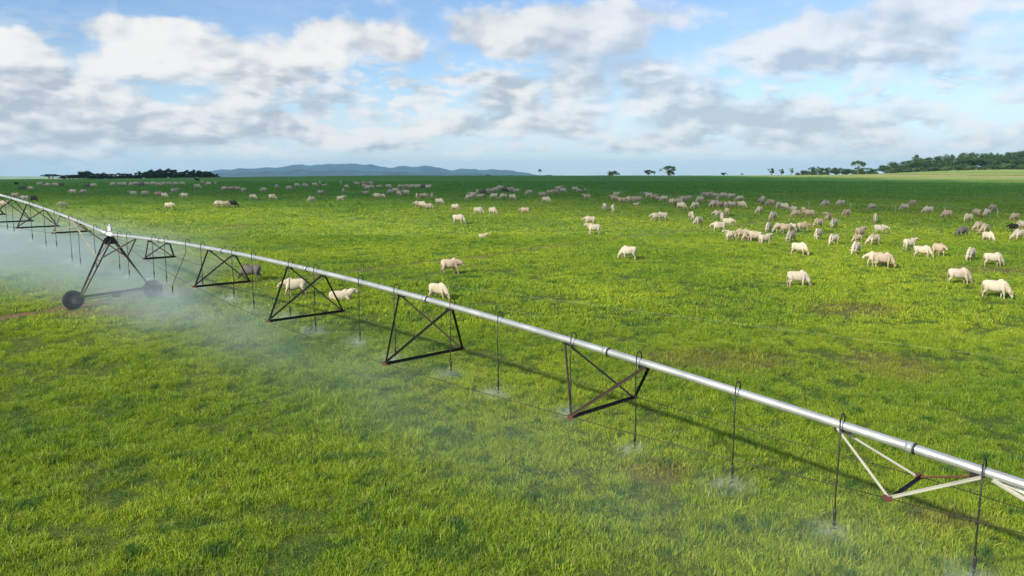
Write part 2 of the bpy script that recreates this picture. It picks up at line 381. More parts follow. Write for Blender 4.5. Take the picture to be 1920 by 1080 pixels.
def tuft(name, nbl, spread, hmin, hmax, wid, lean, seed):
    rng = np.random.default_rng(seed); vv = []; ff = []; tint = []
    for _ in range(nbl):
        r = spread * math.sqrt(rng.random()); a = rng.random() * 6.283
        x, y = r * math.cos(a), r * math.sin(a); h = rng.uniform(hmin, hmax) * (1 - .35 * r / spread)
        fa = a + rng.normal(0, .9); l = lean * rng.uniform(.2, 1.3) * h; wd_ = wid * rng.uniform(.7, 1.3)
        px, py = -math.sin(fa + rng.normal(0, .8)) * wd_, math.cos(fa + rng.normal(0, .8)) * wd_
        dx, dy = math.cos(fa), math.sin(fa); k = len(vv)
        vv += [(x - px, y - py, -.03), (x + px, y + py, -.03),
               (x + dx * l * .35 - px * .8, y + dy * l * .35 - py * .8, h * .6), (x + dx * l * .35 + px * .8, y + dy * l * .35 + py * .8, h * .6),
               (x + dx * l, y + dy * l, h * rng.uniform(.8, 1.))]
        ff += [(k, k + 1, k + 3, k + 2), (k + 2, k + 3, k + 4)]
        tint += [rng.random()] * 5
    me = bpy.data.meshes.new(name); me.from_pydata(vv, [], ff)
    a = me.attributes.new('tint', 'FLOAT', 'POINT'); a.data.foreach_set('value', np.array(tint, 'f'))
    me.materials.append(gmat); return me
def vnoise(x, y, sc, seed):
    """cheap value noise for clumping"""
    rng = np.random.default_rng(seed); G = rng.random((64, 64))
    u, v = x / sc, y / sc; i, j = np.floor(u).astype(int), np.floor(v).astype(int); fu, fv = u - i, v - j
    fu = fu * fu * (3 - 2 * fu); fv = fv * fv * (3 - 2 * fv)
    g = lambda a, b: G[a % 64, b % 64]
    return (g(i, j) * (1 - fu) + g(i + 1, j) * fu) * (1 - fv) + (g(i, j + 1) * (1 - fu) + g(i + 1, j + 1) * fu) * fv
def scatter(name, y0, y1, dens, tufts, smin, smax, margin=5., gap=.36):
    """points over the visible wedge of the field (and a good margin), as one object of instanced tufts"""
    wmax = .72 * y1 + margin; n = int(dens * 2 * wmax * (y1 - y0))
    y = RNG.uniform(y0, y1, n); x = RNG.uniform(-wmax, wmax, n)
    k = np.abs(x) < .72 * y + margin
    cl = vnoise(x, y, .75, 1) * .42 + vnoise(x + y * .3, y, 2.6, 2) * .36 + vnoise(x, y, .33, 3) * .22
    k &= RNG.random(n) < np.clip((cl - gap) * 6 + .4, .13, 1)
    side = np.abs((x - TRK_A.x) * -TRK_D.y + (y - TRK_A.y) * TRK_D.x)
    k &= (side > .75) | (RNG.random(n) < .18)
    for (px, py, rx, ry) in PATCH:
        k &= (((x - px) / rx) ** 2 + ((y - py) / ry) ** 2 > .8) | (RNG.random(n) < .4)
    k &= (.762 * x + .648 * y) < 283
    x, y, cl = x[k], y[k], cl[k]; z = terrain(x, y)
    s = RNG.uniform(smin, smax, len(x)) * (.32 + cl * 1.35)
    me = bpy.data.meshes.new(name); me.from_pydata(np.stack([x, y, z], 1).tolist(), [], [])
    a = me.attributes.new('scl', 'FLOAT', 'POINT'); a.data.foreach_set('value', s.astype('f'))
    a = me.attributes.new('rot', 'FLOAT_VECTOR', 'POINT')
    rr = np.stack([RNG.normal(0, .12, len(x)) + .02, RNG.normal(0, .12, len(x)), RNG.uniform(0, 6.283, len(x))], 1)
    a.data.foreach_set('vector', rr.astype('f').ravel())
    o = link(name, me); coll = bpy.data.collections.new(name + '_tufts')
    for tm in tufts: coll.objects.link(bpy.data.objects.new('grass_tuft', tm))
    ng = bpy.data.node_groups.new(name, 'GeometryNodeTree')
    ng.interface.new_socket('Geometry', in_out='INPUT', socket_type='NodeSocketGeometry'); ng.interface.new_socket('Geometry', in_out='OUTPUT', socket_type='NodeSocketGeometry')
    N = ng.nodes; gi = N.new('NodeGroupInput'); go = N.new('NodeGroupOutput')
    ci = N.new('GeometryNodeCollectionInfo'); ci.inputs[0].default_value = coll; ci.inputs['Separate Children'].default_value = True; ci.inputs['Reset Children'].default_value = True
    ip = N.new('GeometryNodeInstanceOnPoints'); ip.inputs['Pick Instance'].default_value = True
    rot = N.new('GeometryNodeInputNamedAttribute'); rot.data_type = 'FLOAT_VECTOR'; rot.inputs[0].default_value = 'rot'
    scl = N.new('GeometryNodeInputNamedAttribute'); scl.data_type = 'FLOAT'; scl.inputs[0].default_value = 'scl'
    L = ng.links.new
    L(gi.outputs[0], ip.inputs['Points']); L(ci.outputs[0], ip.inputs['Instance']); L(rot.outputs[0], ip.inputs['Rotation']); L(scl.outputs[0], ip.inputs['Scale'])
    L(ip.outputs[0], go.inputs[0])
    md = o.modifiers.new('scatter', 'NODES'); md.node_group = ng
    return tag(o, kind='stuff')
near_t = [tuft('grass_tuft', 46, .27, .06, .21, .0065, 1.0, s) for s in range(5)] + [tuft('grass_tuft', 30, .20, .12, .32, .0065, .9, 9)]
mid_t = [tuft('grass_tuft', 40, .42, .08, .24, .015, 1.0, s + 20) for s in range(4)]
far_t = [tuft('grass_tuft', 34, .9, .06, .20, .035, 1.0, s + 40) for s in range(4)]
g1 = scatter('grass', 12, 42, 34, near_t, .75, 1.15)
g0 = scatter('grass', 12, 48, 2.6, [tuft('grass_tuft', 40, .28, .16, .40, .009, 1.1, s + 60) for s in range(3)], .7, 1.1, gap=.60)
g2 = scatter('grass', 42, 85, 9, mid_t, .8, 1.2)
g3 = scatter('grass', 85, 250, 1.1, far_t, .8, 1.25)

# ------------------------------------------------------------------ pivot irrigation machine
def metal(name, col, rough, met, rust=0.):
    m, t = material(name); tc = t.new('ShaderNodeTexCoord').outputs['Object']
    f = t.ramp(t.noise(tc, 1.3, 6, .65), .35, .65); c = t.mix(f, tuple(v * .86 for v in col), col)
    if rust: c = t.mix(t.ramp(t.noise(tc, 2.4, 7, .7), .62 - rust * .3, .72 - rust * .3), c, (.16, .055, .025))
    b = t.new('ShaderNodeBsdfPrincipled', inp={'Base Color': c, 'Roughness': t.ramp(f, 0, 1, rough * .8, rough * 1.2, False), 'Metallic': met})
    t.l.new(b.outputs[0], t.out.inputs['Surface']); return m
M_pipe = metal('galvanised_pipe', (.60, .61, .58), .34, .6)
M_white = metal('galvanised_bright', (.74, .75, .70), .5, .2)
M_dark = metal('weathered_steel', (.022, .022, .019), .6, .3, .08)
M_rust = metal('rusty_steel', (.14, .052, .032), .8, .1)
M_cream = metal('cream_bar', (.33, .32, .22), .55, .0)  # even cream tone for the first left truss and a tower brace
M_pale = metal('pale_galvanised_bar', (.42, .41, .34), .55, .1)
M_hose = principled('black_hose', (.018, .020, .017), .5)
M_noz = principled('nozzle_plastic', (.03, .03, .028), .4)
M_tyre = principled('tyre_rubber', (.010, .011, .012), .85, 0, .3, 6., .3)
M_rim = metal('wheel_rim', (.10, .10, .09), .5, .4, .1)
M_box = principled('control_box_white', (.55, .56, .55), .5)
M_wire = metal('truss_rod_steel', (.085, .065, .04), .6, .4)

T0 = Vector((-23.948, 47.648, 5.369))
class Span:
    def __init__(s, end, arch, b, sp, hs, ws):
        s.e = Vector(end); s.a = arch; s.b = b; s.sp = sp; s.hs = hs; s.ws = ws
        d = Vector((s.e.x - T0.x, s.e.y - T0.y)); s.L = d.length; s.u = d.normalized(); s.n = Vector((s.u.y, -s.u.x))
        if s.n.x < 0: s.n = -s.n
        s.u3 = Vector((s.u.x, s.u.y, 0)); s.n3 = Vector((s.n.x, s.n.y, 0))
    def P(s, t):
        r = t / s.L; return Vector((T0.x + s.u.x * t, T0.y + s.u.y * t, T0.z + (s.e.z - T0.z) * r + 4 * s.a * r * (1 - r)))
S1 = Span((12.953, 9.531, 2.91), .987, 1.365, 7.579, (.93, 1.548, 1.885, 1.898, 1.493, .827), (.773, 1.345, 1.676, 1.629, 1.324, .801))
S2 = Span((-62.806, 79.405, 7.605), 1.46, 1.478, 5.354, (.873, 1.433, 1.82, 1.9, 1.85, 1.5, 1.2, .85), (1.126, 1.297, 1.636, 1.65, 1.6, 1.35, 1.2, .9))
PR = .092
def build_span(S, label, drops, mats_for):
    root = empty('irrigation_span', S.P(0)); tag(root, label, 'irrigation pipe', 'spans of the centre-pivot irrigation line')
    o0 = S.P(0)
    def loc(p): return Vector(p) - o0
    bm = bmesh.new(); ts = np.linspace(.35, S.L - .35, 60)
    tube(bm, [loc(S.P(t)) for t in ts], PR, 20); pipe = bmobj('pipe', bm, root, (M_pipe,), True)
    for k in range(int(S.L // S.sp) + 1):                      # pipe flanges where two lengths are bolted together
        t = k * S.sp + .15
        if .8 < t < S.L - .8:
            bm = bmesh.new(); d = (S.P(t + .1) - S.P(t - .1)).normalized()
            tube(bm, [loc(S.P(t)) - d * .02, loc(S.P(t)) + d * .02], PR * 1.25, 16); bmobj('flange', bm, pipe, (M_dark,))
            bm = bmesh.new(); tube(bm, [loc(S.P(t)) - d * .16 , loc(S.P(t)) - d * .02], PR * 1.18, 16); bmobj('coupling_sleeve', bm, pipe, (M_pipe,), True)
    N, Fp = [], []
    n = len(S.hs)
    for k in range(1, n + 1):
        t = k * S.sp; B = S.P(t) - Vector((0, 0, S.hs[k - 1])); nn = B - S.n3 * S.ws[k - 1]; ff_ = B + S.n3 * S.ws[k - 1]
        N.append(nn); Fp.append(ff_)
        ms = mats_for(k)
        bm = bmesh.new(); angle_bar(bm, loc(nn), loc(ff_), .075, .012, .6); bmobj('spreader_bar', bm, root, (ms['bar'],))
        for sg, key in ((-1, 'a'), (1, 'b')):
            top = S.P(t + sg * S.b) - Vector((0, 0, PR))
            for node, side in ((nn, 'n'), (ff_, 'f')):
                off = S.n3 * (.07 if side == 'f' else -.07)
                bm = bmesh.new(); angle_bar(bm, loc(node), loc(top + off), .062 if k < 6 else .048, .010, .3 if side == 'n' else 2.2); bmobj('strut', bm, root, (ms[side + key],))
            bm = bmesh.new(); q = loc(top)                      # bracket plate under the pipe
            d = S.u3; rot = Matrix(((d.x, S.n3.x, 0, 0), (d.y, S.n3.y, 0, 0), (0, 0, 1, 0), (0, 0, 0, 1)))
            box(bm, q + Vector((0, 0, -.02)) - d * sg * .12, (.34 if sg < 0 else .2, .13, .07), rot); bmobj('bracket', bm, root, (ms['plate'],))
        for node in (nn, ff_):
            bm = bmesh.new(); box(bm, loc(node), (.13, .13, .09)); bmobj('joint', bm, root, (M_rust,))
    for chain in (N, Fp):
        pts = [S.P(.5) - Vector((0, 0, .15))] + chain
        if abs(n * S.sp + S.sp - S.L) < 1.: pts.append(S.P(S.L - .5) - Vector((0, 0, .15)))
        for a, b_ in zip(pts, pts[1:]):
            bm = bmesh.new(); mid = (a + b_) / 2 - Vector((0, 0, .03)); tube(bm, [loc(a), loc(mid), loc(b_)], .010, 5); bmobj('truss_rod', bm, root, (M_wire,), True)
    # drop hoses with goosenecks and sprinkler heads
    tips = []
    for (t, zb, bend) in drops:
        p = S.P(t); side = -S.n3
        up = [p + Vector((0, 0, PR * .8)), p + Vector((0, 0, .20)), p + Vector((0, 0, .26)) + side * .04, p + Vector((0, 0, .285)) + side * .10, p + Vector((0, 0, .26)) + side * .165, p + Vector((0, 0, .15)) + side * .205]
        if bend: end = Vector((p.x, p.y, zb)) + side * .2 - S.u3 * 2.; hose = [up[-1], up[-1] - Vector((0, 0, .5)), end + Vector((0, 0, .95)) + S.u3 * .7, end + Vector((0, 0, .4)) + S.u3 * .1, end]
        else:
            end = Vector((p.x, p.y, zb)) + side * .2; wob = Vector((random.uniform(-.02, .02), random.uniform(-.02, .02), 0)); hose = [up[-1], up[-1].lerp(end, .35) + wob, up[-1].lerp(end, .7) - wob * .6, end]
        bm = bmesh.new(); tube(bm, [loc(q) for q in hose], .016, 6); h = bmobj('drop_hose', bm, root, (M_hose,), True)
        bm = bmesh.new(); tube(bm, [loc(q) for q in up], .015, 8); bmobj('gooseneck', bm, h, (M_dark,), True)
        bm = bmesh.new(); e = loc(end)
        tube(bm, [e + Vector((0, 0, .3)), e + Vector((0, 0, .26)), e + Vector((0, 0, .1)), e + Vector((0, 0, .06))], [.02, .034, .034, .02], 8)
        bmobj('hose_weight', bm, h, (M_noz,), True)
        bm = bmesh.new(); tube(bm, [e + Vector((0, 0, .05)), e, e - Vector((0, 0, .03)), e - Vector((0, 0, .035)), e - Vector((0, 0, .10)), e - Vector((0, 0, .12))], [.022, .03, .03, .012, .012, .055], 8)
        bmobj('sprinkler_head', bm, h, (M_noz,), True)
        tips.append((end, t))
    return root, tips
def mats1(k):
    d = dict(bar=M_dark, na=M_dark, nb=M_dark, fa=M_dark, fb=M_dark, plate=M_dark)
    if k == 6: d.update(na=M_pale, nb=M_pale, fa=M_pale, fb=M_rust, plate=M_dark)
    if k == 5: d.update(nb=M_wire, na=M_wire, plate=M_dark)
    if k == 4: d.update(fa=M_wire)
    return d
def mats2(k):
    d = dict(bar=M_dark, na=M_dark, nb=M_dark, fa=M_dark, fb=M_dark, plate=M_dark)
    if k == 1: d.update(na=M_cream, nb=M_cream, fa=M_cream, fb=M_cream)
    return d
D1 = [(46.86, 1.75), (44.24, 1.83), (41.85, 2.15), (39.09, 2.25), (36.91, 2.71), (34.05, 2.67), (31.86, 2.88), (28.91, 2.86), (26.76, 3.12), (23.69, 3.08), (21.74, 3.38), (18.57, 3.32), (16.69, 3.55), (13.37, 3.80), (8.9, 3.5), (7.2, 3.55), (3.4, 3.3), (1.9, 3.5)]
D1 = [(t, z, False) for t, z in D1] + [(11.6, 3.0, True), (49.6, 1.5, False), (51.6, 1.4, False)]
D2 = [(t, z, False) for t, z in [(1.7, 3.3), (3.9, 3.4), (5.1, 3.6), (7.3, 4.3), (9.0, 4.3), (11.2, 4.6), (14.4, 5.0), (15.6, 5.1), (18.5, 5.3), (22, 5.5), (25.5, 5.6), (29, 5.8), (33, 6), (37, 6), (41, 6), (45, 5.9)]]
sp1, tips1 = build_span(S1, 'long arched galvanised pipe with hanging hoses running from the wheeled tower to the right edge', D1, mats1)
sp2, tips2 = build_span(S2, 'arched pipe section left of the wheeled tower, running off the left edge', D2, mats2)

def tower(top, u, n, label, wheels=2.27, braces=()):
    """A-frame drive tower: two wheels in line along n, legs up to the pipe joint at top"""
    u3 = Vector((u.x, u.y, 0)); n3 = Vector((n.x, n.y, 0))
    root = empty('drive_tower', (top.x, top.y, gz(top.x, top.y))); o0 = Vector(root.location)
    tag(root, label, 'irrigation tower', 'wheeled towers of the irrigation line')
    loc = lambda p: Vector(p) - o0
    hubs = []
    RW = .55
    for sg in (-1, 1):
        c2 = Vector((top.x, top.y, 0)) + n3 * sg * wheels; c = Vector((c2.x, c2.y, gz(c2.x, c2.y) + RW - .03)); hubs.append(c)
        # tyre with lugs, axle along u
        bm = bmesh.new(); prof = [(.32, -.10), (.46, -.15), (.515, -.13), (.53, 0), (.515, .13), (.46, .15), (.32, .10), (.30, 0)]; K = 40; rings = []
        for i in range(K):
            a = 2 * math.pi * i / K; dr = n3 * math.cos(a) + Vector((0, 0, 1)) * math.sin(a)
            rings.append([bm.verts.new(loc(c) + dr * r + u3 * x) for r, x in prof])
        for i in range(K):
            A, B = rings[i], rings[(i + 1) % K]
            for k in range(len(prof)): bm.faces.new((A[k], A[(k + 1) % 8], B[(k + 1) % 8], B[k]))
        for i in range(22):
            for hs_ in (-1, 1):
                a = 2 * math.pi * (i + (.5 if hs_ > 0 else 0)) / 22; dr = n3 * math.cos(a) + Vector((0, 0, 1)) * math.sin(a); tg = (-math.sin(a)) * n3 + Vector((0, 0, math.cos(a)))
                M = Matrix(((tg.x, u3.x, dr.x, 0), (tg.y, u3.y, dr.y, 0), (tg.z, u3.z, dr.z, 0), (0, 0, 0, 1)))
                box(bm, loc(c) + dr * .53 + u3 * hs_ * .07, (.045, .15, .09), M @ Matrix.Rotation(hs_ * .5, 4, 'Z'))
        wh = empty('wheel', (0, 0, 0)); wh.parent = root
        bmobj('tyre', bm, wh, (M_tyre,))
        bm = bmesh.new(); prof = [(.32, -.10), (.29, -.07), (.12, .02), (.0, .02)]
        rr = []
        for i in range(24):
            a = 2 * math.pi * i / 24; dr = n3 * math.cos(a) + Vector((0, 0, 1)) * math.sin(a); rr.append([bm.verts.new(loc(c) + dr * r + u3 * x) for r, x in prof[:3]])
        for i in range(24):
            for k in range(2): bm.faces.new((rr[i][k], rr[i][k + 1], rr[(i + 1) % 24][k + 1], rr[(i + 1) % 24][k]))
        bm.faces.new([r[2] for r in rr]); bmobj('rim', bm, wh, (M_rim,))
        bm = bmesh.new(); tube(bm, [loc(c) - u3 * .2, loc(c) + u3 * .28], .07, 10); box(bm, loc(c) + u3 * .34, (.24, .24, .28)); bmobj('gearbox', bm, wh, (M_dark,))
    a, b = hubs[0] + u3 * .34 + Vector((0, 0, .16)), hubs[1] + u3 * .34 + Vector((0, 0, .16))
    bm = bmesh.new(); tube(bm, [loc(a) - n3 * .1, loc(b) + n3 * .1], .085, 8); bmobj('base_beam', bm, root, (M_dark,))
    bm = bmesh.new(); tube(bm, [loc(a.lerp(b, .08)) + Vector((0, 0, -.16)), loc(a.lerp(b, .92)) + Vector((0, 0, -.16))], .025, 6); bmobj('drive_shaft', bm, root, (M_dark,))
    bm = bmesh.new(); m = loc(a.lerp(b, .5)); box(bm, m + Vector((0, 0, -.16)) , (.34, .26, .26)); bmobj('drive_motor', bm, root, (M_dark,))
    tp = top - Vector((0, 0, .22)); mids = {}
    for sg, base in ((-1, a), (1, b)):
        for us_ in (-1, 1):
            f = tp + u3 * us_ * .46 + n3 * sg * .12; g = base - n3 * sg * .28 + u3 * us_ * .10
            bm = bmesh.new(); angle_bar(bm, loc(g), loc(f), .085, .012, 0 if us_ < 0 else 1.6); bmobj('leg', bm, root, (M_dark,)); mids[(sg, us_)] = (g, f)
        for q in (.3, .62):
            p1 = mids[(sg, -1)][0].lerp(mids[(sg, -1)][1], q); p2 = mids[(sg, 1)][0].lerp(mids[(sg, 1)][1], q)
            bm = bmesh.new(); angle_bar(bm, loc(p1), loc(p2), .045, .008); bmobj('cross_brace', bm, root, (M_rust,))
        p1 = mids[(sg, -1)][0].lerp(mids[(sg, -1)][1], .62); p2 = mids[(sg, 1)][0].lerp(mids[(sg, 1)][1], .95)
        bm = bmesh.new(); angle_bar(bm, loc(p1), loc(p2), .04, .008); bmobj('cross_brace', bm, root, (M_rust,))
    bm = bmesh.new()      # gusset plate under the joint
    for us_ in (-.12, .12):
        vs_ = [bm.verts.new(loc(tp + u3 * us_ + n3 * x + Vector((0, 0, z)))) for x, z in ((-.16, .18), (.16, .18), (.34, -.32), (-.34, -.32))]
        ws_ = [bm.verts.new(v.co + u3 * .012) for v in vs_]
        bm.faces.new(vs_); bm.faces.new(ws_[::-1])
        for k in range(4): bm.faces.new((vs_[k], ws_[k], ws_[(k + 1) % 4], vs_[(k + 1) % 4]))
    bmobj('gusset_plate', bm, root, (M_dark,))
    bm = bmesh.new(); rr = [top - u3 * .42, top - u3 * .2 + Vector((0, 0, .03)), top + u3 * .2 + Vector((0, 0, .03)), top + u3 * .42]; tube(bm, [loc(q) for q in rr], [PR * 1.1, PR * 1.5, PR * 1.5, PR * 1.1], 14); bmobj('flexible_joint', bm, root, (M_white,), True)
    bm = bmesh.new(); box(bm, loc(top + Vector((0, 0, .34))), (.20, .17, .28)); box(bm, loc(top + Vector((0, 0, .50))), (.24, .2, .04)); bmesh.ops.bevel(bm, geom=bm.edges[:], offset=.012, segments=1, affect='EDGES'); bx_ = bmobj('control_box', bm, root, (M_box,))
    bm = bmesh.new(); tube(bm, [loc(top + Vector((0, 0, .09))), loc(top + Vector((0, 0, .2)))], .05, 8); bmobj('box_post', bm, bx_, (M_dark,))
    bm = bmesh.new(); c_ = loc(top + Vector((0, 0, .52))); tube(bm, [c_, c_ + Vector((0, 0, .1)), c_ + Vector((0, 0, .14))], [.05, .05, .02], 10); bmobj('warning_beacon', bm, bx_, (M_box,))
    for (Pt, key, q, mt) in braces:
        g, f = mids[key]; bm = bmesh.new(); angle_bar(bm, loc(Pt), loc(g.lerp(f, q)), .06, .01); bmobj('brace', bm, root, (mt,))
    return root
un = S1.n
down = Vector((0, 0, PR))
tower(T0, S1.u, un, 'wheeled A-frame drive tower with white control box on top, standing in spray at left', 2.27,
      ((S2.P(5.15) - down, (-1, -1), .66, M_cream), (S2.P(5.15) - down, (1, -1), .66, M_wire), (S1.P(4.2) - down, (-1, 1), .66, M_wire), (S1.P(4.2) - down, (1, 1), .66, M_wire)))
E1 = S1.P(S1.L)
tower(E1, S1.u, un, 'next wheeled tower beyond the right edge, only its pale braces showing at the pipe', 2.27,
      ((S1.P(47.0) - down - S1.n3 * .07, (-1, -1), .62, M_pale), (S1.P(47.0) - down + S1.n3 * .07, (1, -1), .62, M_white)))

# ------------------------------------------------------------------ electric fences
M_post = principled('fence_post_white', (.55, .60, .55), .6); M_fw = principled('fence_wire_white', (.62, .70, .60), .5)
def fence(pts, h, label, r=.03, wr=.006):
    root = empty('wire_fence', (pts[0][0], pts[0][1], gz(*pts[0]))); o0 = Vector(root.location); tag(root, label, 'fence')
    tops = []
    for (x, y) in pts:
        z = gz(x, y); p = Vector((x, y, z - .1)) - o0; q = Vector((x, y, z + h * random.uniform(.93, 1.03))) - o0
        bm = bmesh.new(); tube(bm, [p, p.lerp(q, .96), q], [r, r, r * .6], 6); po = bmobj('post', bm, root, (M_post,), True)
        bm = bmesh.new(); c = p.lerp(q, .9); tube(bm, [c - Vector((0, 0, .03)), c + Vector((0, 0, .03))], r * 1.7, 6); bmobj('insulator', bm, po, (M_noz,))
        tops.append(c)
    for a, b in zip(tops, tops[1:]):
        bm = bmesh.new(); m = (a + b) / 2 - Vector((0, 0, .05)); tube(bm, [a, m, b], wr, 5); bmobj('wire', bm, root, (M_fw,), True)
    return root
fence([(20.3 + 4.6 * i, 159.5 - 5.0 * i + .02 * (i - 8) ** 2) for i in range(-1, 17)], 1.15, 'electric fence of thin white posts along the shaded pasture behind the cattle at right', .035, .004)
fence([(-4., 49.8), (24.6, 31.9), (36.5, 24.4)], .85, 'single pale fence wire crossing the grass beyond the pipe at lower right', .006, .0018)

# ------------------------------------------------------------------ cattle
def coat(name):
    m, t = material(name); tc = t.new('ShaderNodeTexCoord').outputs['Object']; s = t.new('ShaderNodeSeparateXYZ', inp={0: tc})
    oi = t.new('ShaderNodeObjectInfo'); c = oi.outputs['Color']
    n = t.noise(tc, 3.5, 5, .6)
    big = t.noise(t.vmath('ADD', tc, t.vmath('MULTIPLY', oi.outputs['Location'], (.37, .61, 0))), 1.1, 3, .5)
    c = t.mix(t.ramp(big, .5, .68, 0., .75), c, t.mix(1., c, (.66, .60, .55), blend='MULTIPLY'))
    c = t.mix(t.ramp(n, .35, .75, 0., .4), c, t.mix(1., c, (.72, .62, .52), blend='MULTIPLY'))
    c = t.mix(t.ramp(s.outputs[2], .75, .35, 0., .45), c, t.mix(1., c, (.70, .60, .46), blend='MULTIPLY'))          # mud on legs and belly
    hoof = t.ramp(s.outputs[2], .07, .045, 0., 1.)
    at = t.new('ShaderNodeAttribute', attribute_name='dark'); dk = t.math('MAXIMUM', hoof, at.outputs['Fac'])
    c = t.mix(t.math('MULTIPLY', dk, .85), c, (.05, .042, .038))
    b = t.new('ShaderNodeBsdfPrincipled', inp={'Base Color': c, 'Roughness': .8, 'Specular IOR Level': .2})
    bn = t.new('ShaderNodeBump', inp={'Strength': .25, 'Distance': .02, 'Height': t.noise(tc, 30, 3)}); t.l.new(bn.outputs[0], b.inputs['Normal'])
    t.l.new(b.outputs[0], t.out.inputs['Surface']); return m
M_coat = coat('cow_coat')
def leg(bm, pts, rad): tube(bm, pts, rad, 10)
def cow_mesh(pose, seed):
    """body, neck, head, legs, ears and tail as one skin (voxel remeshed)"""
    rng = random.Random(seed); bm = bmesh.new(); lie = pose == 'lie'; dz = -.60 if lie else 0.
    tr = [(-.84, 1.04, .10, .16), (-.79, 1.05, .20, .27), (-.64, 1.05, .28, .345), (-.42, 1.01, .30, .38), (-.12, .96, .335, .42), (.14, .94, .33, .425), (.36, .97, .28, .42), (.50, 1.00, .23, .38), (.62, 1.01, .15, .28)]
    tube(bm, [(x, 0, z + dz) for x, z, a, b in tr], [(a, b) for x, z, a, b in tr], 18)
    tube(bm, [(.02, 0, 1.24 + dz), (.20, 0, 1.33 + dz), (.33, 0, 1.39 + dz), (.50, 0, 1.27 + dz)], [.07, .125, .14, .11], 10)       # hump
    if pose in ('graze', 'graze_side'):
        s = 0 if pose == 'graze' else .26
        nk = [(.42, 0, 1.10), (.60, s * .2, .98), (.78, s * .5, .76), (.90, s * .8, .60)]; hd = [(.88, s * .8, .62), (.97, s, .48), (1.04, s * 1.2, .30), (1.09, s * 1.35, .15)]
    elif lie: nk = [(.42, 0, .50), (.60, .03, .62), (.76, .05, .76), (.86, .06, .84)]; hd = [(.83, .06, .85), (.97, .08, .81), (1.12, .1, .72), (1.22, .11, .65)]
    elif pose == 'walk': nk = [(.42, 0, 1.08), (.62, -.02, 1.09), (.84, -.05, 1.06), (.95, -.06, 1.04)]; hd = [(.92, -.06, 1.07), (1.06, -.08, .98), (1.18, -.10, .85), (1.25, -.11, .75)]
    else: nk = [(.42, 0, 1.12), (.62, .02, 1.22), (.80, .05, 1.32), (.90, .07, 1.38)]; hd = [(.86, .07, 1.41), (1.00, .10, 1.37), (1.16, .13, 1.27), (1.27, .15, 1.18)]
    tube(bm, nk, [(.20, .33), (.16, .27), (.13, .20), (.11, .155)], 14)
    tube(bm, hd, [(.115, .12), (.125, .14), (.095, .105), (.080, .070)], 12)
    a, b = Vector(nk[0]), Vector(nk[2]); tube(bm, [a + Vector((.08, 0, -.28)), a.lerp(b, .5) + Vector((0, 0, -.2)), b + Vector((-.02, 0, -.12))], [(.035, .15), (.03, .13), (.025, .08)], 8)   # dewlap
    hv = (Vector(hd[1]) - Vector(hd[0])).normalized(); up = Vector((0, 1, 0)).cross(hv); up = -up if up.z < 0 or (pose.startswith('graze') and up.x < 0 and False) else up
    poll = Vector(hd[0]); 
    for sg in (-1, 1):
        e0 = poll + Vector((0, sg * .07, 0)) + up * .03; tube(bm, [e0, e0 + Vector((0, sg * .10, -.01)), e0 + Vector((0, sg * .19, -.05)), e0 + Vector((0, sg * .25, -.10))], [(.024, .035), (.024, .065), (.022, .06), (.016, .02)], 8)
    if not lie:
        st = {'graze': (.10, -.08, -.09, .06), 'graze_side': (.16, -.04, -.05, .10), 'walk': (.20, -.16, -.18, .16), 'stand': (.02, .0, .04, -.05)}[pose]
        for i, sg in enumerate((-1, 1)):
            f = st[i]; y = sg * .16
            leg(bm, [(.42, y, 1.0), (.44 + f * .25, y, .76), (.45 + f * .6, y, .56), (.46 + f * .85, y, .42), (.46 + f * .9, y, .34), (.46 + f, y, .12), (.48 + f, y, .06), (.50 + f, y, .0)], [.14, .125, .085, .068, .055, .045, .055, .064])
            f = st[2 + i]; y = sg * .17
            leg(bm, [(-.58, y * .8, 1.05), (-.56 + f * .2, y, .82), (-.54 + f * .5, y, .64), (-.66 + f * .8, y, .47), (-.70 + f * .85, y, .41), (-.67 + f, y, .14), (-.65 + f, y, .06), (-.63 + f, y, .0)], [.21, .19, .135, .08, .068, .048, .055, .064])
    else:
        for sg in (-1, 1):
            leg(bm, [(.40, sg * .2, .36), (.56, sg * .27, .16), (.70, sg * .26, .09), (.56, sg * .24, .05), (.44, sg * .22, .05)], [.12, .09, .06, .045, .045])
            leg(bm, [(-.50, sg * .22, .38), (-.34, sg * .34, .2), (-.20, sg * .36, .10), (-.38, sg * .36, .06), (-.52, sg * .34, .05)], [.18, .14, .08, .055, .05])
    tl = [(-.78, 0, 1.20 + dz), (-.85, .01, 1.12 + dz), (-.88, .02, .85 + dz), (-.87, .03, .55 if not lie else .12), (-.87, .03, .42 if not lie else .07), (-.86, .03, .30 if not lie else .05)]
    tube(bm, tl, [.035, .028, .022, .022, .036, .018], 8)
    me = bpy.data.meshes.new('raw'); bm.to_mesh(me); bm.free()
    o = bpy.data.objects.new('raw', me); COL.objects.link(o)
    md = o.modifiers.new('r', 'REMESH'); md.mode = 'VOXEL'; md.voxel_size = .021; md.use_smooth_shade = True
    ms = o.modifiers.new('s', 'SMOOTH'); ms.factor = .5; ms.iterations = 9
    mdd = o.modifiers.new('d', 'DECIMATE'); mdd.ratio = .35
    dg = bpy.context.evaluated_depsgraph_get(); dg.update(); out = bpy.data.meshes.new_from_object(o.evaluated_get(dg)); out.name = 'cow_body'
    bpy.data.objects.remove(o)
    out.polygons.foreach_set('use_smooth', [True] * len(out.polygons))
    n = len(out.vertices); co = np.empty(n * 3, 'f'); out.vertices.foreach_get('co', co); co = co.reshape(-1, 3)
    muz = np.array(hd[3]); eye = np.array(hd[1])
    d = np.clip(1.3 - np.linalg.norm(co - muz, axis=1) / .09, 0, 1)
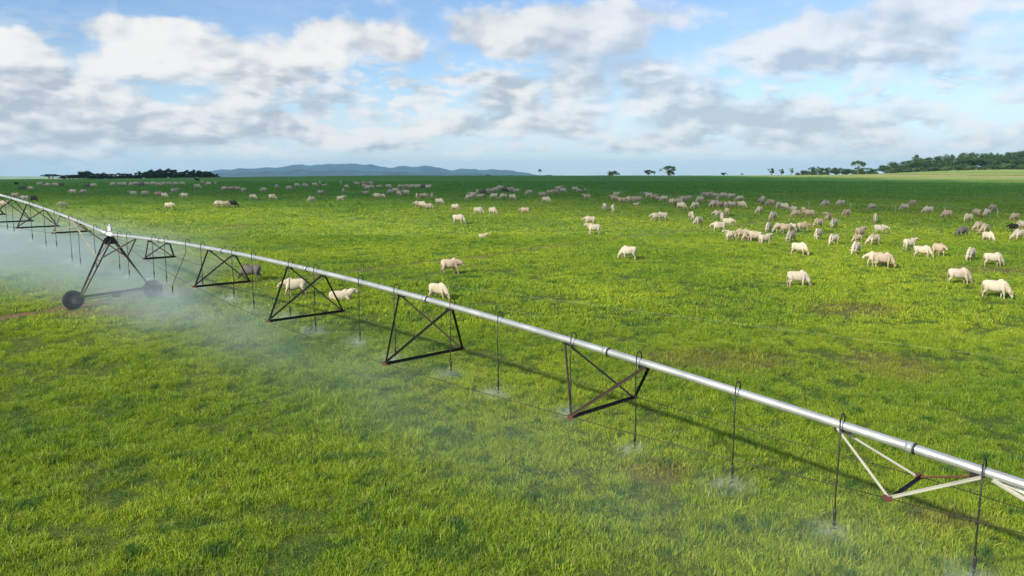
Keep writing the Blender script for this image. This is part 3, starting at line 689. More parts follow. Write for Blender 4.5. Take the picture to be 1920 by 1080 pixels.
    for sg in (-1, 1):
        e = eye + np.array([.02, sg * .115, .0]); d = np.maximum(d, (np.linalg.norm(co - e, axis=1) < .05) * 1.)
    if not lie: d = np.maximum(d, ((co[:, 0] < -.8) & (co[:, 2] < .5)) * .6)
    at = out.attributes.new('dark', 'FLOAT', 'POINT'); at.data.foreach_set('value', d.astype('f'))
    out.materials.clear(); out.materials.append(M_coat)
    return out
COWM = {p: cow_mesh(p, i) for i, p in enumerate(('graze', 'graze_side', 'stand', 'walk', 'lie'))}
TONE = {'w': (.54, .475, .36), 'g': (.44, .395, .32), 't': (.46, .37, .26), 'd': (.14, .13, .12), 'k': (.02, .02, .02)}
COWS = [
(-79.25, 125.51, 175, 's', 't', 1.0, 'cream-tan cow standing left, first from left beyond the far left end of pipe'),
(-94.55, 153.37, 20, 'g', 't', 1.0, 'cream-tan cow grazing right, second from left beyond the far left end of pipe'),
(-137.8, 224.29, 200, 's', 'k', 0.8, 'black calf standing left, third from left beyond the far left end of pipe'),
(-115.18, 189.35, 10, 'g', 'd', 1.0, 'dark grey cow grazing right, fourth from left beyond the far left end of pipe'),
(-88.26, 145.75, 190, 's', 'g', 1.0, 'pale grey cow standing left, fifth from left beyond the far left end of pipe'),
(-110.65, 185.31, 170, 'g', 'w', 1.0, 'white cow grazing left, sixth from left beyond the far left end of pipe'),
(-86.02, 144.74, -20, 'g', 'k', 1.0, 'black cow grazing right, seventh from left beyond the far left end of pipe'),
(-125.96, 215.18, 30, 'g', 'g', 1.0, 'pale grey cow grazing right, eighth from left beyond the far left end of pipe'),
(-120.49, 209.36, 170, 'g', 'w', 1.0, 'white cow grazing left, ninth from left beyond the far left end of pipe'),
(-118.56, 209.36, 10, 'g', 'w', 1.0, 'white cow grazing right, tenth from left beyond the far left end of pipe'),
(-118.58, 212.41, 150, 'g', 'd', 1.0, 'dark grey cow grazing left, eleventh from left beyond the far left end of pipe'),
(-70.17, 125.49, -110, 's', 'w', 1.0, 'white cow facing the camera at the left edge of the sunny grass'),
(-90.39, 165.79, 185, 's', 'w', 1.0, 'white cow standing left, thirteenth from left beyond the far left end of pipe'),
(-88.87, 167.07, 200, 'g', 'g', 1.0, 'pale grey cow grazing left, fourteenth from left beyond the far left end of pipe'),
(-105.34, 200.0, 20, 'g', 'd', 1.0, 'dark grey cow grazing right, fifteenth from left beyond the far left end of pipe'),
(-103.75, 200.0, 185, 'g', 'w', 1.0, 'white cow grazing left, sixteenth from left beyond the far left end of pipe'),
(-105.22, 212.66, 185, 'g', 'w', 1.0, 'white cow grazing left, first from left in the row under the dark wood'),
(-103.76, 213.41, 10, 'g', 'w', 1.0, 'white cow grazing right, second from left in the row under the dark wood'),
(-102.75, 213.67, 170, 'g', 'w', 1.0, 'white cow grazing left, third from left in the row under the dark wood'),
(-100.89, 213.92, 185, 'g', 'w', 1.0, 'white cow grazing left, fourth from left in the row under the dark wood'),
(-100.79, 216.46, 10, 's', 'w', 1.0, 'white cow standing right, fifth from left in the row under the dark wood'),
(-97.74, 212.91, 170, 'g', 'd', 1.0, 'dark grey cow grazing left, sixth from left in the row under the dark wood'),
(-97.81, 216.21, 5, 'g', 'w', 1.0, 'white cow grazing right, seventh from left in the row under the dark wood'),
(-96.01, 215.7, 175, 'g', 'w', 1.0, 'white cow grazing left, eighth from left in the row under the dark wood'),
(-91.49, 208.63, 20, 'g', 'w', 1.0, 'white cow grazing right, ninth from left in the row under the dark wood'),
(-92.51, 214.19, 170, 'g', 'g', 1.0, 'pale grey cow grazing left, tenth from left in the row under the dark wood'),
(-90.52, 213.18, 5, 'g', 'w', 1.0, 'white cow grazing right, eleventh from left in the row under the dark wood'),
(-88.94, 213.43, 175, 'g', 'w', 1.0, 'white cow grazing left, twelfth from left in the row under the dark wood'),
(-87.65, 214.44, 10, 'g', 'w', 1.0, 'white cow grazing right, thirteenth from left in the row under the dark wood'),
(-98.53, 252.68, 180, 's', 'k', 1.0, 'black cow standing on the skyline before the dark wood'),
(-73.95, 189.39, 20, 'g', 'w', 1.0, 'white cow grazing right, fifteenth from left in the row under the dark wood'),
(-86.71, 226.08, 150, 'g', 't', 1.0, 'cream-tan cow grazing left, sixteenth from left in the row under the dark wood'),
(-81.08, 215.45, 185, 'g', 'w', 1.0, 'white cow grazing left, seventeenth from left in the row under the dark wood'),
(-80.94, 220.51, 95, 'g', 'w', 1.0, 'white cow grazing away, eighteenth from left in the row under the dark wood'),
(-75.85, 161.22, 190, 's', 'g', 1.0, 'pale grey cow standing left, first from left below the long row by the dark wood'),
(-74.65, 163.75, 10, 'g', 'w', 1.0, 'white cow grazing facing right, second from left below the long row by the dark wood'),
(-69.5, 158.19, 10, 's', 't', 1.0, 'cream-tan cow standing facing right, third from left below the long row by the dark wood'),
(-65.75, 152.36, -15, 'g', 'w', 1.0, 'white cow grazing facing right, fourth from left below the long row by the dark wood'),
(-52.96, 124.21, -10, 's', 'w', 1.0, 'white cow standing alone in sun below the second row at left'),
(-70.99, 169.6, 10, 's', 'g', 1.0, 'pale grey cow standing right, sixth from left below the long row by the dark wood'),
(-61.09, 150.1, 200, 's', 'w', 1.0, 'white cow standing facing left, seventh from left below the long row by the dark wood'),
(-46.84, 128.28, 200, 'g', 'w', 1.0, 'white cow grazing facing left, eighth from left below the long row by the dark wood'),
(-45.2, 127.02, 10, 'g', 't', 1.0, 'cream-tan cow grazing facing right, ninth from left below the long row by the dark wood'),
(-44.37, 127.78, -10, 'g', 'k', 1.0, 'black cow grazing facing right, tenth from left below the long row by the dark wood'),
(-64.86, 181.76, 185, 'g', 'w', 1.0, 'white cow grazing left, first from left in the knot where the wood ends'),
(-63.21, 181.51, 10, 'g', 't', 1.0, 'cream-tan cow grazing right, second from left in the knot where the wood ends'),
(-61.68, 181.26, 180, 's', 't', 1.0, 'cream-tan cow standing left, third from left in the knot where the wood ends'),
(-58.35, 175.17, 80, 's', 'w', 1.0, 'white cow standing away, fourth from left in the knot where the wood ends'),
(-47.29, 147.04, -10, 'g', 'w', 1.0, 'white cow grazing facing right, first from left in the loose scatter below the blue hills'),
(-54.29, 175.94, 185, 'g', 'w', 1.0, 'white cow grazing facing left, second from left in the loose scatter below the blue hills'),
(-43.7, 146.79, -25, 'g', 'w', 1.0, 'white cow grazing facing right, third from left in the loose scatter below the blue hills'),
(-56.52, 193.67, 80, 'g', 'w', 1.0, 'white cow grazing facing away, fourth from left in the loose scatter below the blue hills'),
(-50.79, 183.54, 10, 'g', 'w', 1.0, 'white cow grazing facing right, fifth from left in the loose scatter below the blue hills'),
(-54.07, 202.79, -20, 'g', 'w', 1.0, 'white cow grazing facing right, sixth from left in the loose scatter below the blue hills'),
(-51.8, 201.79, -15, 'g', 'w', 1.0, 'white cow grazing facing right, seventh from left in the loose scatter below the blue hills'),
(-34.65, 138.93, -120, 'g', 'w', 1.0, 'white cow grazing front-on, eighth from left scattered below the blue hills'),
(-49.83, 203.57, 10, 'g', 'w', 1.0, 'white cow grazing facing right, ninth from left in the loose scatter below the blue hills'),
(-50.76, 213.2, 90, 's', 'w', 1.0, 'white cow standing facing away, tenth from left in the loose scatter below the blue hills'),
(-38.48, 162.26, 190, 's', 'g', 1.0, 'pale grey cow standing left, eleventh from left scattered below the blue hills'),
(-47.93, 205.85, 0, 'l', 'w', 1.0, 'white cow lying down, twelfth from left in the loose scatter below the blue hills'),
(-30.17, 141.72, 10, 's', 'w', 1.0, 'white cow standing facing right, thirteenth from left in the loose scatter below the blue hills'),
(-45.6, 215.47, 90, 's', 'w', 1.0, 'white cow standing facing away, fourteenth from left in the loose scatter below the blue hills'),
(-36.08, 172.38, 95, 's', 'w', 1.0, 'white cow standing facing away, fifteenth from left in the loose scatter below the blue hills'),
(-38.8, 189.14, -30, 'g', 'w', 1.0, 'white cow grazing facing right, sixteenth from left in the loose scatter below the blue hills'),
(-40.84, 212.17, 185, 's', 'w', 1.0, 'white cow standing facing left, seventeenth from left in the loose scatter below the blue hills'),
(-39.8, 216.48, 10, 's', 't', 1.0, 'cream-tan cow standing facing right, eighteenth from left in the loose scatter below the blue hills'),
(-34.92, 191.92, 10, 'g', 't', 1.0, 'cream-tan cow grazing facing right, nineteenth from left in the loose scatter below the blue hills'),
(-30.71, 168.59, 0, 'l', 'w', 1.0, 'white cow lying down, twentieth from left in the loose scatter below the blue hills'),
(-32.61, 181.8, 170, 'g', 'w', 1.0, 'white cow grazing facing left, twenty-first from left in the loose scatter below the blue hills'),
(-37.66, 215.72, 170, 's', 'g', 1.0, 'pale grey cow standing left, twenty-second from left scattered below the blue hills'),
(-32.22, 185.09, -20, 'g', 't', 1.0, 'cream-tan cow grazing facing right, twenty-third from left in the loose scatter below the blue hills'),
(-25.51, 152.09, 170, 's', 'w', 1.0, 'white cow standing facing left, twenty-fourth from left in the loose scatter below the blue hills'),
(-31.29, 189.89, 20, 'g', 'g', 1.0, 'pale grey cow grazing right, twenty-fifth from left scattered below the blue hills'),
(-24.6, 153.37, -40, 'g', 'w', 0.8, 'white calf grazing facing right, twenty-sixth from left in the loose scatter below the blue hills'),
(-29.07, 190.14, -10, 'g', 'w', 1.0, 'white cow grazing right, first from left left of the central bunch'),
(-24.97, 165.29, 190, 'g', 'g', 1.0, 'pale grey cow grazing left, second from left left of the central bunch'),
(-24.56, 170.12, -30, 'g', 'w', 1.0, 'white cow grazing right, third from left left of the central bunch'),
(-22.3, 158.71, -50, 'g', 'w', 1.0, 'white cow grazing right, fourth from left left of the central bunch'),
(-26.12, 188.88, 170, 'g', 'w', 1.0, 'white cow grazing left, fifth from left left of the central bunch'),
(-21.56, 163.52, 185, 's', 'w', 1.0, 'white cow standing left, sixth from left left of the central bunch'),
(-24.65, 188.13, 10, 's', 'w', 1.0, 'white cow standing right, seventh from left left of the central bunch'),
(-23.22, 187.62, 180, 'g', 'g', 1.0, 'pale grey cow grazing left, eighth from left left of the central bunch'),
(-17.74, 150.33, 100, 's', 'w', 1.0, 'white cow standing away, ninth from left left of the central bunch'),
(-21.82, 187.37, 10, 's', 'w', 1.0, 'white cow standing right, tenth from left left of the central bunch'),
(-14.82, 127.52, 200, 's', 'w', 1.0, 'white cow standing left, eleventh from left left of the central bunch'),
(-14.03, 125.74, -30, 'g', 'w', 1.0, 'white cow grazing right, twelfth from left left of the central bunch'),
(-16.49, 149.83, 10, 's', 't', 1.0, 'cream-tan cow standing right, thirteenth from left left of the central bunch'),
(-20.43, 187.12, 170, 'g', 'd', 1.0, 'dark grey cow grazing left, fourteenth from left left of the central bunch'),
(-19.28, 185.59, -20, 's', 'w', 1.0, 'white cow standing right, fifteenth from left left of the central bunch'),
(-12.71, 122.69, -10, 'g', 't', 1.0, 'cream-tan cow grazing right, sixteenth from left left of the central bunch'),
(-15.1, 151.86, 90, 'g', 'w', 1.0, 'white cow grazing away, seventeenth from left left of the central bunch'),
(-12.01, 133.1, -5, 'g', 'w', 1.0, 'white cow grazing right, eighteenth from left left of the central bunch'),
(-8.53, 121.17, -20, 'g', 'w', 1.0, 'white cow grazing right, nineteenth from left left of the central bunch'),
(-6.57, 98.62, -12, 'g', 'w', 1.0, 'white cow grazing to the right, lowest of the cattle left of centre'),
(-2.98, 82.65, 0, 'l', 'w', 0.62, 'small white animal lying alone in the sunny grass at centre'),
(-4.55, 48.89, -20, 'g', 'w', 1.0, 'white cow grazing with head down just above the pipe, nearest of all the cattle'),
(-4.52, 58.54, 8, 's', 't', 1.0, 'tan cow standing side-on just above the one grazing by the pipe'),
(-7.79, 146.79, 200, 'g', 'w', 1.0, 'white cow grazing facing left, third from left in and around the tight bunch at mid-field'),
(-7.63, 155.66, 170, 's', 'w', 1.0, 'white cow standing facing left, fourth from left in and around the tight bunch at mid-field'),
(-7.02, 163.03, 100, 's', 'w', 1.0, 'white cow standing facing away, fifth from left in and around the tight bunch at mid-field'),
(-4.81, 114.83, -15, 'g', 'w', 1.0, 'white cow grazing facing right, sixth from left in and around the tight bunch at mid-field'),
(-6.16, 154.9, 0, 'l', 'w', 1.0, 'white cow lying down, seventh from left in and around the tight bunch at mid-field'),
(-5.93, 162.78, 10, 'g', 'd', 1.0, 'dark grey cow grazing right, eighth from left in or around the bunch at mid-field'),
(-5.01, 164.3, 90, 's', 'w', 1.0, 'white cow standing facing away, ninth from left in and around the tight bunch at mid-field'),
(-4.24, 168.36, 170, 's', 'g', 1.0, 'pale grey cow standing left, tenth from left in or around the bunch at mid-field'),
(-2.72, 113.81, -40, 'g', 'w', 1.0, 'white cow grazing facing right, eleventh from left in and around the tight bunch at mid-field'),
(-3.37, 149.33, 185, 'g', 'w', 1.0, 'white cow grazing facing left, twelfth from left in and around the tight bunch at mid-field'),
(-3.51, 176.7, 10, 's', 'w', 1.0, 'white cow standing facing right, thirteenth from left in and around the tight bunch at mid-field'),
(-2.67, 183.54, 190, 's', 'w', 1.0, 'white cow standing facing left, fourteenth from left in and around the tight bunch at mid-field'),
(-1.58, 149.33, 200, 'g', 'w', 1.0, 'white cow grazing facing left, fifteenth from left in and around the tight bunch at mid-field'),
(-1.61, 173.91, 10, 'g', 'd', 1.0, 'dark grey cow grazing right, sixteenth from left in or around the bunch at mid-field'),
(-0.82, 177.45, 170, 's', 't', 1.0, 'cream-tan cow standing facing left, seventeenth from left in and around the tight bunch at mid-field'),
(0.0, 177.45, 80, 's', 'w', 1.0, 'white cow standing facing away, eighteenth from left in and around the tight bunch at mid-field'),
(0.1, 146.79, -35, 'g', 'w', 1.0, 'white cow grazing facing right, nineteenth from left in and around the tight bunch at mid-field'),
(0.89, 167.59, 10, 's', 'g', 1.0, 'pale grey cow standing right, twentieth from left in or around the bunch at mid-field'),
(1.81, 113.57, 182, 's', 't', 1.0, 'tan cow standing side-on alone in sun below the central bunch'),
(3.42, 161.5, 205, 'g', 'w', 1.0, 'white cow grazing facing left, twenty-second from left in and around the tight bunch at mid-field'),
(5.8, 153.4, 190, 's', 't', 1.0, 'cream-tan cow standing facing left, twenty-third from left in and around the tight bunch at mid-field'),
(5.86, 137.91, -30, 'g', 'w', 1.0, 'white cow grazing facing right, twenty-fourth from left in and around the tight bunch at mid-field'),
(7.62, 162.01, 10, 's', 't', 1.0, 'cream-tan cow standing facing right, twenty-fifth from left in and around the tight bunch at mid-field'),
(8.83, 164.54, 190, 's', 't', 1.0, 'cream-tan cow standing facing left, twenty-sixth from left in and around the tight bunch at mid-field'),
(10.34, 179.5, -10, 's', 'w', 1.0, 'white cow standing facing right, twenty-seventh from left in and around the tight bunch at mid-field'),
(10.91, 171.65, -20, 'g', 'w', 1.0, 'white cow grazing facing right, twenty-eighth from left in and around the tight bunch at mid-field'),
(13.79, 176.46, -10, 'g', 'w', 1.0, 'white cow grazing facing right, twenty-ninth from left in and around the tight bunch at mid-field'),
(14.39, 172.4, 0, 'g', 'g', 0.8, 'pale grey calf grazing right, thirtieth from left in or around the bunch at mid-field'),
(15.89, 175.19, 100, 's', 'g', 0.8, 'pale grey calf standing away, thirty-first from left in or around the bunch at mid-field'),
(13.6, 146.54, 180, 's', 't', 1.0, 'cream-tan cow standing facing left, thirty-second from left in and around the tight bunch at mid-field'),
(9.32, 95.84, 195, 's', 'w', 1.0, 'upper of the two cream cows standing one above the other at centre right'),
(8.75, 85.69, 190, 's', 'w', 1.0, 'lower of the two cream cows standing one above the other at centre right'),
(9.63, 65.91, 182, 'g', 'w', 1.0, 'white cow grazing to the left alone at centre, hump toward the herd'),
(14.07, 122.44, 95, 'g', 'w', 1.0, 'white cow grazing away, first from left below the lone skyline trees'),
(14.87, 118.39, -80, 'g', 'w', 1.0, 'white cow grazing front-on, second from left below the lone skyline trees'),
(18.34, 144.75, 190, 's', 't', 1.0, 'cream-tan cow standing left, third from left below the lone skyline trees'),
(20.16, 155.16, -10, 's', 'w', 1.0, 'white cow standing right, fourth from left below the lone skyline trees'),
(18.55, 136.39, 170, 's', 't', 1.0, 'cream-tan cow standing left, fifth from left below the lone skyline trees'),
(20.59, 140.44, 190, 's', 'w', 1.0, 'white cow standing left, sixth from left below the lone skyline trees'),
(20.38, 132.34, 0, 'l', 'w', 0.7, 'white calf lying down, seventh from left below the lone skyline trees'),
(21.82, 139.94, 5, 's', 't', 1.0, 'cream-tan cow standing right, eighth from left below the lone skyline trees'),
(25.63, 151.61, 185, 's', 'w', 1.0, 'white cow standing left, ninth from left below the lone skyline trees'),
(25.98, 147.29, 10, 's', 't', 1.0, 'cream-tan cow standing right, tenth from left below the lone skyline trees'),
(18.5, 102.93, 185, 's', 'w', 1.0, 'left one of a touching white pair standing in sun left of the crowded herd'),
(26.44, 145.52, -40, 'g', 'g', 0.8, 'pale grey calf grazing right, twelfth from left below the lone skyline trees'),
(19.3, 103.18, 175, 's', 'w', 1.0, 'right one of a touching white pair standing in sun left of the crowded herd'),
(26.7, 141.22, 205, 'g', 'w', 1.0, 'white cow grazing left, fourteenth from left below the lone skyline trees'),
(26.4, 132.59, -70, 's', 't', 1.0, 'cream-tan cow standing front-on, fifteenth from left below the lone skyline trees'),
(27.46, 132.59, 190, 'g', 'g', 1.0, 'pale grey cow grazing left, sixteenth from left below the lone skyline trees'),
(25.57, 121.45, -30, 'g', 'w', 1.0, 'white cow grazing right, seventeenth from left below the lone skyline trees'),
(29.37, 137.93, 185, 's', 't', 1.0, 'cream-tan cow standing left, eighteenth from left below the lone skyline trees'),
(31.35, 143.24, 20, 's', 'w', 1.0, 'white cow standing right, nineteenth from left below the lone skyline trees'),
(23.3, 104.2, -80, 'g', 'w', 1.0, 'white cow grazing front-on, twentieth from left below the lone skyline trees'),
(22.92, 98.34, 215, 'g', 'w', 1.0, 'white cow grazing left, twenty-first from left below the lone skyline trees'),
(28.01, 122.96, 200, 'g', 'w', 1.0, 'white cow grazing facing left, first from left in the crowded shaded herd right of centre'),
(32.27, 138.18, 210, 'g', 'w', 1.0, 'white cow grazing facing left, second from left in the crowded shaded herd right of centre'),
(37.17, 154.89, 170, 's', 'g', 1.0, 'pale grey cow standing left, third from left in the crowded shaded herd right of centre'),
(38.34, 155.91, 10, 's', 't', 1.0, 'cream-tan cow standing facing right, fourth from left in the crowded shaded herd right of centre'),
(31.7, 128.04, 215, 's', 't', 1.0, 'cream-tan cow standing facing left, fifth from left in the crowded shaded herd right of centre'),
(31.73, 125.76, 200, 'g', 'g', 1.0, 'pale grey cow grazing left, sixth from left in the crowded shaded herd right of centre'),
(38.67, 153.11, 185, 's', 't', 1.0, 'cream-tan cow standing facing left, seventh from left in the crowded shaded herd right of centre'),
(36.0, 140.95, 80, 's', 't', 1.0, 'cream-tan cow standing facing away, eighth from left in the crowded shaded herd right of centre'),
(27.14, 105.98, 200, 's', 'w', 1.0, 'white cow standing facing left, ninth from left in the crowded shaded herd right of centre'),
(32.3, 124.74, 10, 'g', 't', 1.0, 'cream-tan cow grazing facing right, tenth from left in the crowded shaded herd right of centre'),
(26.79, 102.16, -100, 'g', 'w', 1.0, 'white cow grazing front-on, eleventh from left in the crowded shaded herd right of centre'),
(40.06, 152.61, 190, 'g', 'w', 1.0, 'white cow grazing facing left, twelfth from left in the crowded shaded herd right of centre'),
(32.87, 123.73, 85, 's', 'g', 1.0, 'pale grey cow standing away, thirteenth from left in the crowded shaded herd right of centre'),
(29.41, 110.04, 90, 's', 't', 1.0, 'cream-tan cow standing facing away, fourteenth from left in the crowded shaded herd right of centre'),
(25.85, 95.81, -30, 's', 'w', 1.0, 'white cow standing facing right, fifteenth from left in the crowded shaded herd right of centre'),
(40.48, 148.56, 180, 's', 'w', 1.0, 'white cow standing facing left, sixteenth from left in the crowded shaded herd right of centre'),
(33.77, 123.73, 175, 'g', 'g', 1.0, 'pale grey cow grazing left, seventeenth from left in the crowded shaded herd right of centre'),
(40.78, 144.0, 195, 'g', 'w', 1.0, 'white cow grazing facing left, eighteenth from left in the crowded shaded herd right of centre'),
(35.33, 123.73, -35, 'g', 'w', 1.0, 'white cow grazing facing right, nineteenth from left in the crowded shaded herd right of centre'),
(35.03, 113.58, 230, 'g', 'w', 1.0, 'white cow grazing facing left, twentieth from left in the crowded shaded herd right of centre'),
(40.86, 131.83, 210, 's', 't', 1.0, 'cream-tan cow standing facing left, twenty-first from left in the crowded shaded herd right of centre'),
(44.1, 141.46, 100, 's', 'w', 1.0, 'white cow standing facing away, twenty-second from left in the crowded shaded herd right of centre'),
(41.54, 129.3, 200, 'g', 't', 1.0, 'cream-tan cow grazing facing left, twenty-third from left in the crowded shaded herd right of centre'),
(33.82, 103.94, 210, 'g', 'g', 1.0, 'pale grey cow grazing left, twenty-fourth from left in the crowded shaded herd right of centre'),
(41.33, 124.48, 215, 'g', 'g', 1.0, 'pale grey cow grazing left, twenty-fifth from left in the crowded shaded herd right of centre'),
(40.88, 120.43, -60, 'g', 'w', 1.0, 'white cow grazing front-on, twenty-sixth from left in the crowded shaded herd right of centre'),
(39.78, 113.33, 100, 's', 'g', 1.0, 'pale grey cow standing away, twenty-seventh from left in the crowded shaded herd right of centre'),
(38.39, 108.5, 190, 'g', 't', 1.0, 'cream-tan cow grazing facing left, twenty-eighth from left in the crowded shaded herd right of centre'),
(40.86, 112.57, 95, 's', 't', 1.0, 'cream-tan cow standing facing away, twenty-ninth from left in the crowded shaded herd right of centre'),
(40.2, 108.5, 185, 's', 't', 1.0, 'cream-tan cow standing facing left, thirtieth from left in the crowded shaded herd right of centre'),
(23.03, 89.23, 185, 's', 'w', 1.0, 'white cow standing facing left, first from left in the sunlit side-by-side line right of centre'),
(21.81, 79.85, 188, 's', 'w', 1.0, 'white cow standing facing left, second from left in the sunlit side-by-side line right of centre'),
(23.49, 81.62, 200, 'g', 't', 1.0, 'cream-tan cow grazing facing left, third from left in the sunlit side-by-side line right of centre'),
(23.36, 79.85, 80, 's', 't', 1.0, 'cream-tan cow standing facing away, fourth from left in the sunlit side-by-side line right of centre'),
(23.69, 79.34, 185, 'g', 't', 1.0, 'cream-tan cow grazing facing left, fifth from left in the sunlit side-by-side line right of centre'),
(23.89, 78.59, 170, 's', 'w', 1.0, 'white cow standing facing left, sixth from left in the sunlit side-by-side line right of centre'),
(24.02, 75.8, 12, 's', 'w', 1.0, 'big white cow at the right end of the sunlit line, head raised'),
(28.8, 89.97, 235, 'g', 'w', 1.0, 'white cow grazing facing left, first from left on the sunlit grass before the crowded herd'),
(29.81, 89.21, 195, 'g', 'w', 1.0, 'white cow grazing facing left, second from left on the sunlit grass before the crowded herd'),
(30.29, 88.7, 185, 's', 't', 1.0, 'cream-tan cow standing facing left, third from left on the sunlit grass before the crowded herd'),
(27.58, 79.09, 230, 'g', 'g', 1.0, 'pale grey cow grazing left, fourth from left in sun before the crowded herd'),
(31.32, 89.47, 100, 's', 'w', 1.0, 'white cow standing facing away, fifth from left on the sunlit grass before the crowded herd'),
(19.08, 52.96, -8, 'g', 'w', 1.0, 'white cow grazing to the right alone, low in the sunlit grass at right'),
(24.84, 68.94, -50, 'g', 'w', 1.0, 'white cow seen end-on grazing alone below the sunlit line'),
(32.61, 89.72, 10, 's', 't', 1.0, 'cream-tan cow standing facing right, eighth from left on the sunlit grass before the crowded herd'),
(31.32, 81.86, 225, 'g', 'w', 1.0, 'white cow grazing facing left, ninth from left on the sunlit grass before the crowded herd'),
(35.88, 93.79, 210, 'g', 't', 1.0, 'cream-tan cow grazing facing left, tenth from left on the sunlit grass before the crowded herd'),
(40.29, 102.41, 220, 's', 't', 1.0, 'cream-tan cow standing facing left, eleventh from left on the sunlit grass before the crowded herd'),
(31.1, 77.3, 205, 'g', 'w', 1.0, 'white cow grazing facing left, twelfth from left on the sunlit grass before the crowded herd'),
(37.79, 94.04, 215, 'g', 'g', 1.0, 'pale grey cow grazing left, thirteenth from left in sun before the crowded herd'),
(29.73, 68.95, 215, 'g', 'w', 1.0, 'white cow grazing facing left, fourteenth from left on the sunlit grass before the crowded herd'),
(34.29, 79.33, 200, 'g', 't', 0.8, 'cream-tan calf grazing facing left, fifteenth from left on the sunlit grass before the crowded herd'),
(36.02, 82.63, 30, 's', 't', 1.0, 'cream-tan cow standing facing right, sixteenth from left on the sunlit grass before the crowded herd'),
(35.03, 77.3, 215, 'g', 'w', 1.0, 'white cow grazing facing left, seventeenth from left on the sunlit grass before the crowded herd'),
(28.22, 61.86, 185, 's', 'w', 1.0, 'rear cow of the close pair at lower right, half hidden'),
(45.51, 100.39, 240, 'g', 'w', 1.0, 'white cow grazing front-on, nineteenth from left in sun before the crowded herd'),
(39.68, 86.19, -30, 's', 'w', 1.0, 'white cow standing facing right, twentieth from left on the sunlit grass before the crowded herd'),
(28.38, 60.84, -12, 'g', 't', 1.0, 'front cow of the close pair grazing right at lower right'),
(50.67, 129.79, 200, 'g', 'w', 1.0, 'white cow grazing facing left, first from left along the white fence posts at upper right'),
(53.39, 130.55, 195, 'g', 'w', 1.0, 'white cow grazing facing left, second from left along the white fence posts at upper right'),
(45.14, 108.26, 205, 'g', 't', 1.0, 'cream-tan cow grazing facing left, third from left along the white fence posts at upper right'),
(54.79, 122.19, 190, 'g', 'g', 1.0, 'pale grey cow grazing left, fourth from left along the white fence posts at upper right'),
(59.29, 121.42, 195, 'g', 'w', 1.0, 'white cow grazing facing left, fifth from left along the white fence posts at upper right'),
(65.38, 131.31, 190, 'g', 't', 1.0, 'cream-tan cow grazing facing left, sixth from left along the white fence posts at upper right'),
(59.67, 115.09, 190, 'g', 'w', 1.0, 'white cow grazing facing left, seventh from left along the white fence posts at upper right'),
(58.0, 106.97, 200, 'g', 't', 1.0, 'cream-tan cow grazing facing left, eighth from left along the white fence posts at upper right'),
(47.4, 84.15, 195, 'g', 'd', 1.0, 'dark grey cow grazing left, ninth from left along the white fence posts at upper right'),
(57.93, 101.9, 195, 'g', 'w', 1.0, 'white cow grazing facing left, tenth from left along the white fence posts at upper right'),
(63.15, 109.01, 100, 's', 't', 1.0, 'cream-tan cow standing facing away, eleventh from left along the white fence posts at upper right'),
(52.0, 89.24, 220, 'g', 't', 1.0, 'cream-tan cow grazing facing left, twelfth from left along the white fence posts at upper right'),
(51.09, 86.44, 225, 'g', 't', 1.0, 'cream-tan cow grazing facing left, thirteenth from left along the white fence posts at upper right'),
(64.82, 109.52, 205, 'g', 'w', 1.0, 'white cow grazing facing left, fourteenth from left along the white fence posts at upper right'),
(46.98, 78.84, -80, 'g', 'w', 1.0, 'white cow grazing front-on, fifteenth from left along the white fence posts at upper right'),
(71.18, 118.89, 195, 's', 't', 1.0, 'cream-tan cow standing facing left, sixteenth from left along the white fence posts at upper right'),
(55.56, 88.74, 190, 's', 'k', 0.75, 'black-headed calf by the right edge below the fence posts'),
(64.06, 102.16, 210, 'g', 't', 1.0, 'cream-tan cow grazing facing left, eighteenth from left along the white fence posts at upper right'),
(50.98, 80.36, 190, 'g', 'w', 1.0, 'white cow grazing facing left, nineteenth from left along the white fence posts at upper right'),
(56.56, 88.74, 185, 'g', 'g', 1.0, 'pale grey cow grazing left, twentieth from left along the white fence posts at upper right'),
(36.63, 73.49, 10, 's', 'w', 1.0, 'white cow standing facing right, first from left among the nearest sunlit cattle at right'),
(34.35, 66.67, -30, 'g', 'w', 1.0, 'white cow grazing facing right, second from left among the nearest sunlit cattle at right'),
(36.62, 68.44, -80, 's', 't', 1.0, 'cream-tan cow standing facing the camera, third from left among the nearest sunlit cattle at right'),
(30.41, 53.98, -20, 'g', 'w', 1.0, 'white cow grazing just left of the lowest one near the right edge'),
(37.65, 65.4, 215, 'g', 'w', 1.0, 'white cow grazing facing left, fifth from left among the nearest sunlit cattle at right'),
(37.69, 62.35, -15, 'g', 'w', 1.0, 'long white cow grazing to the right, above the two lowest at the right edge'),
(29.86, 48.9, -28, 'g', 'w', 1.0, 'white cow grazing head down, lowest of the cattle near the right edge'),
(-18.34, 55.75, 182, 'g', 'd', 1.0, 'dark grey cow grazing left behind the second truss from the tower'),
(-13.77, 50.15, 200, 's', 'w', 1.0, 'white cow standing behind the third truss from the tower'),
(-10.56, 48.88, 5, 'l', 'w', 1.0, 'calf lying in the grass at the foot of the third truss')]
first = {}
rc = random.Random(5)
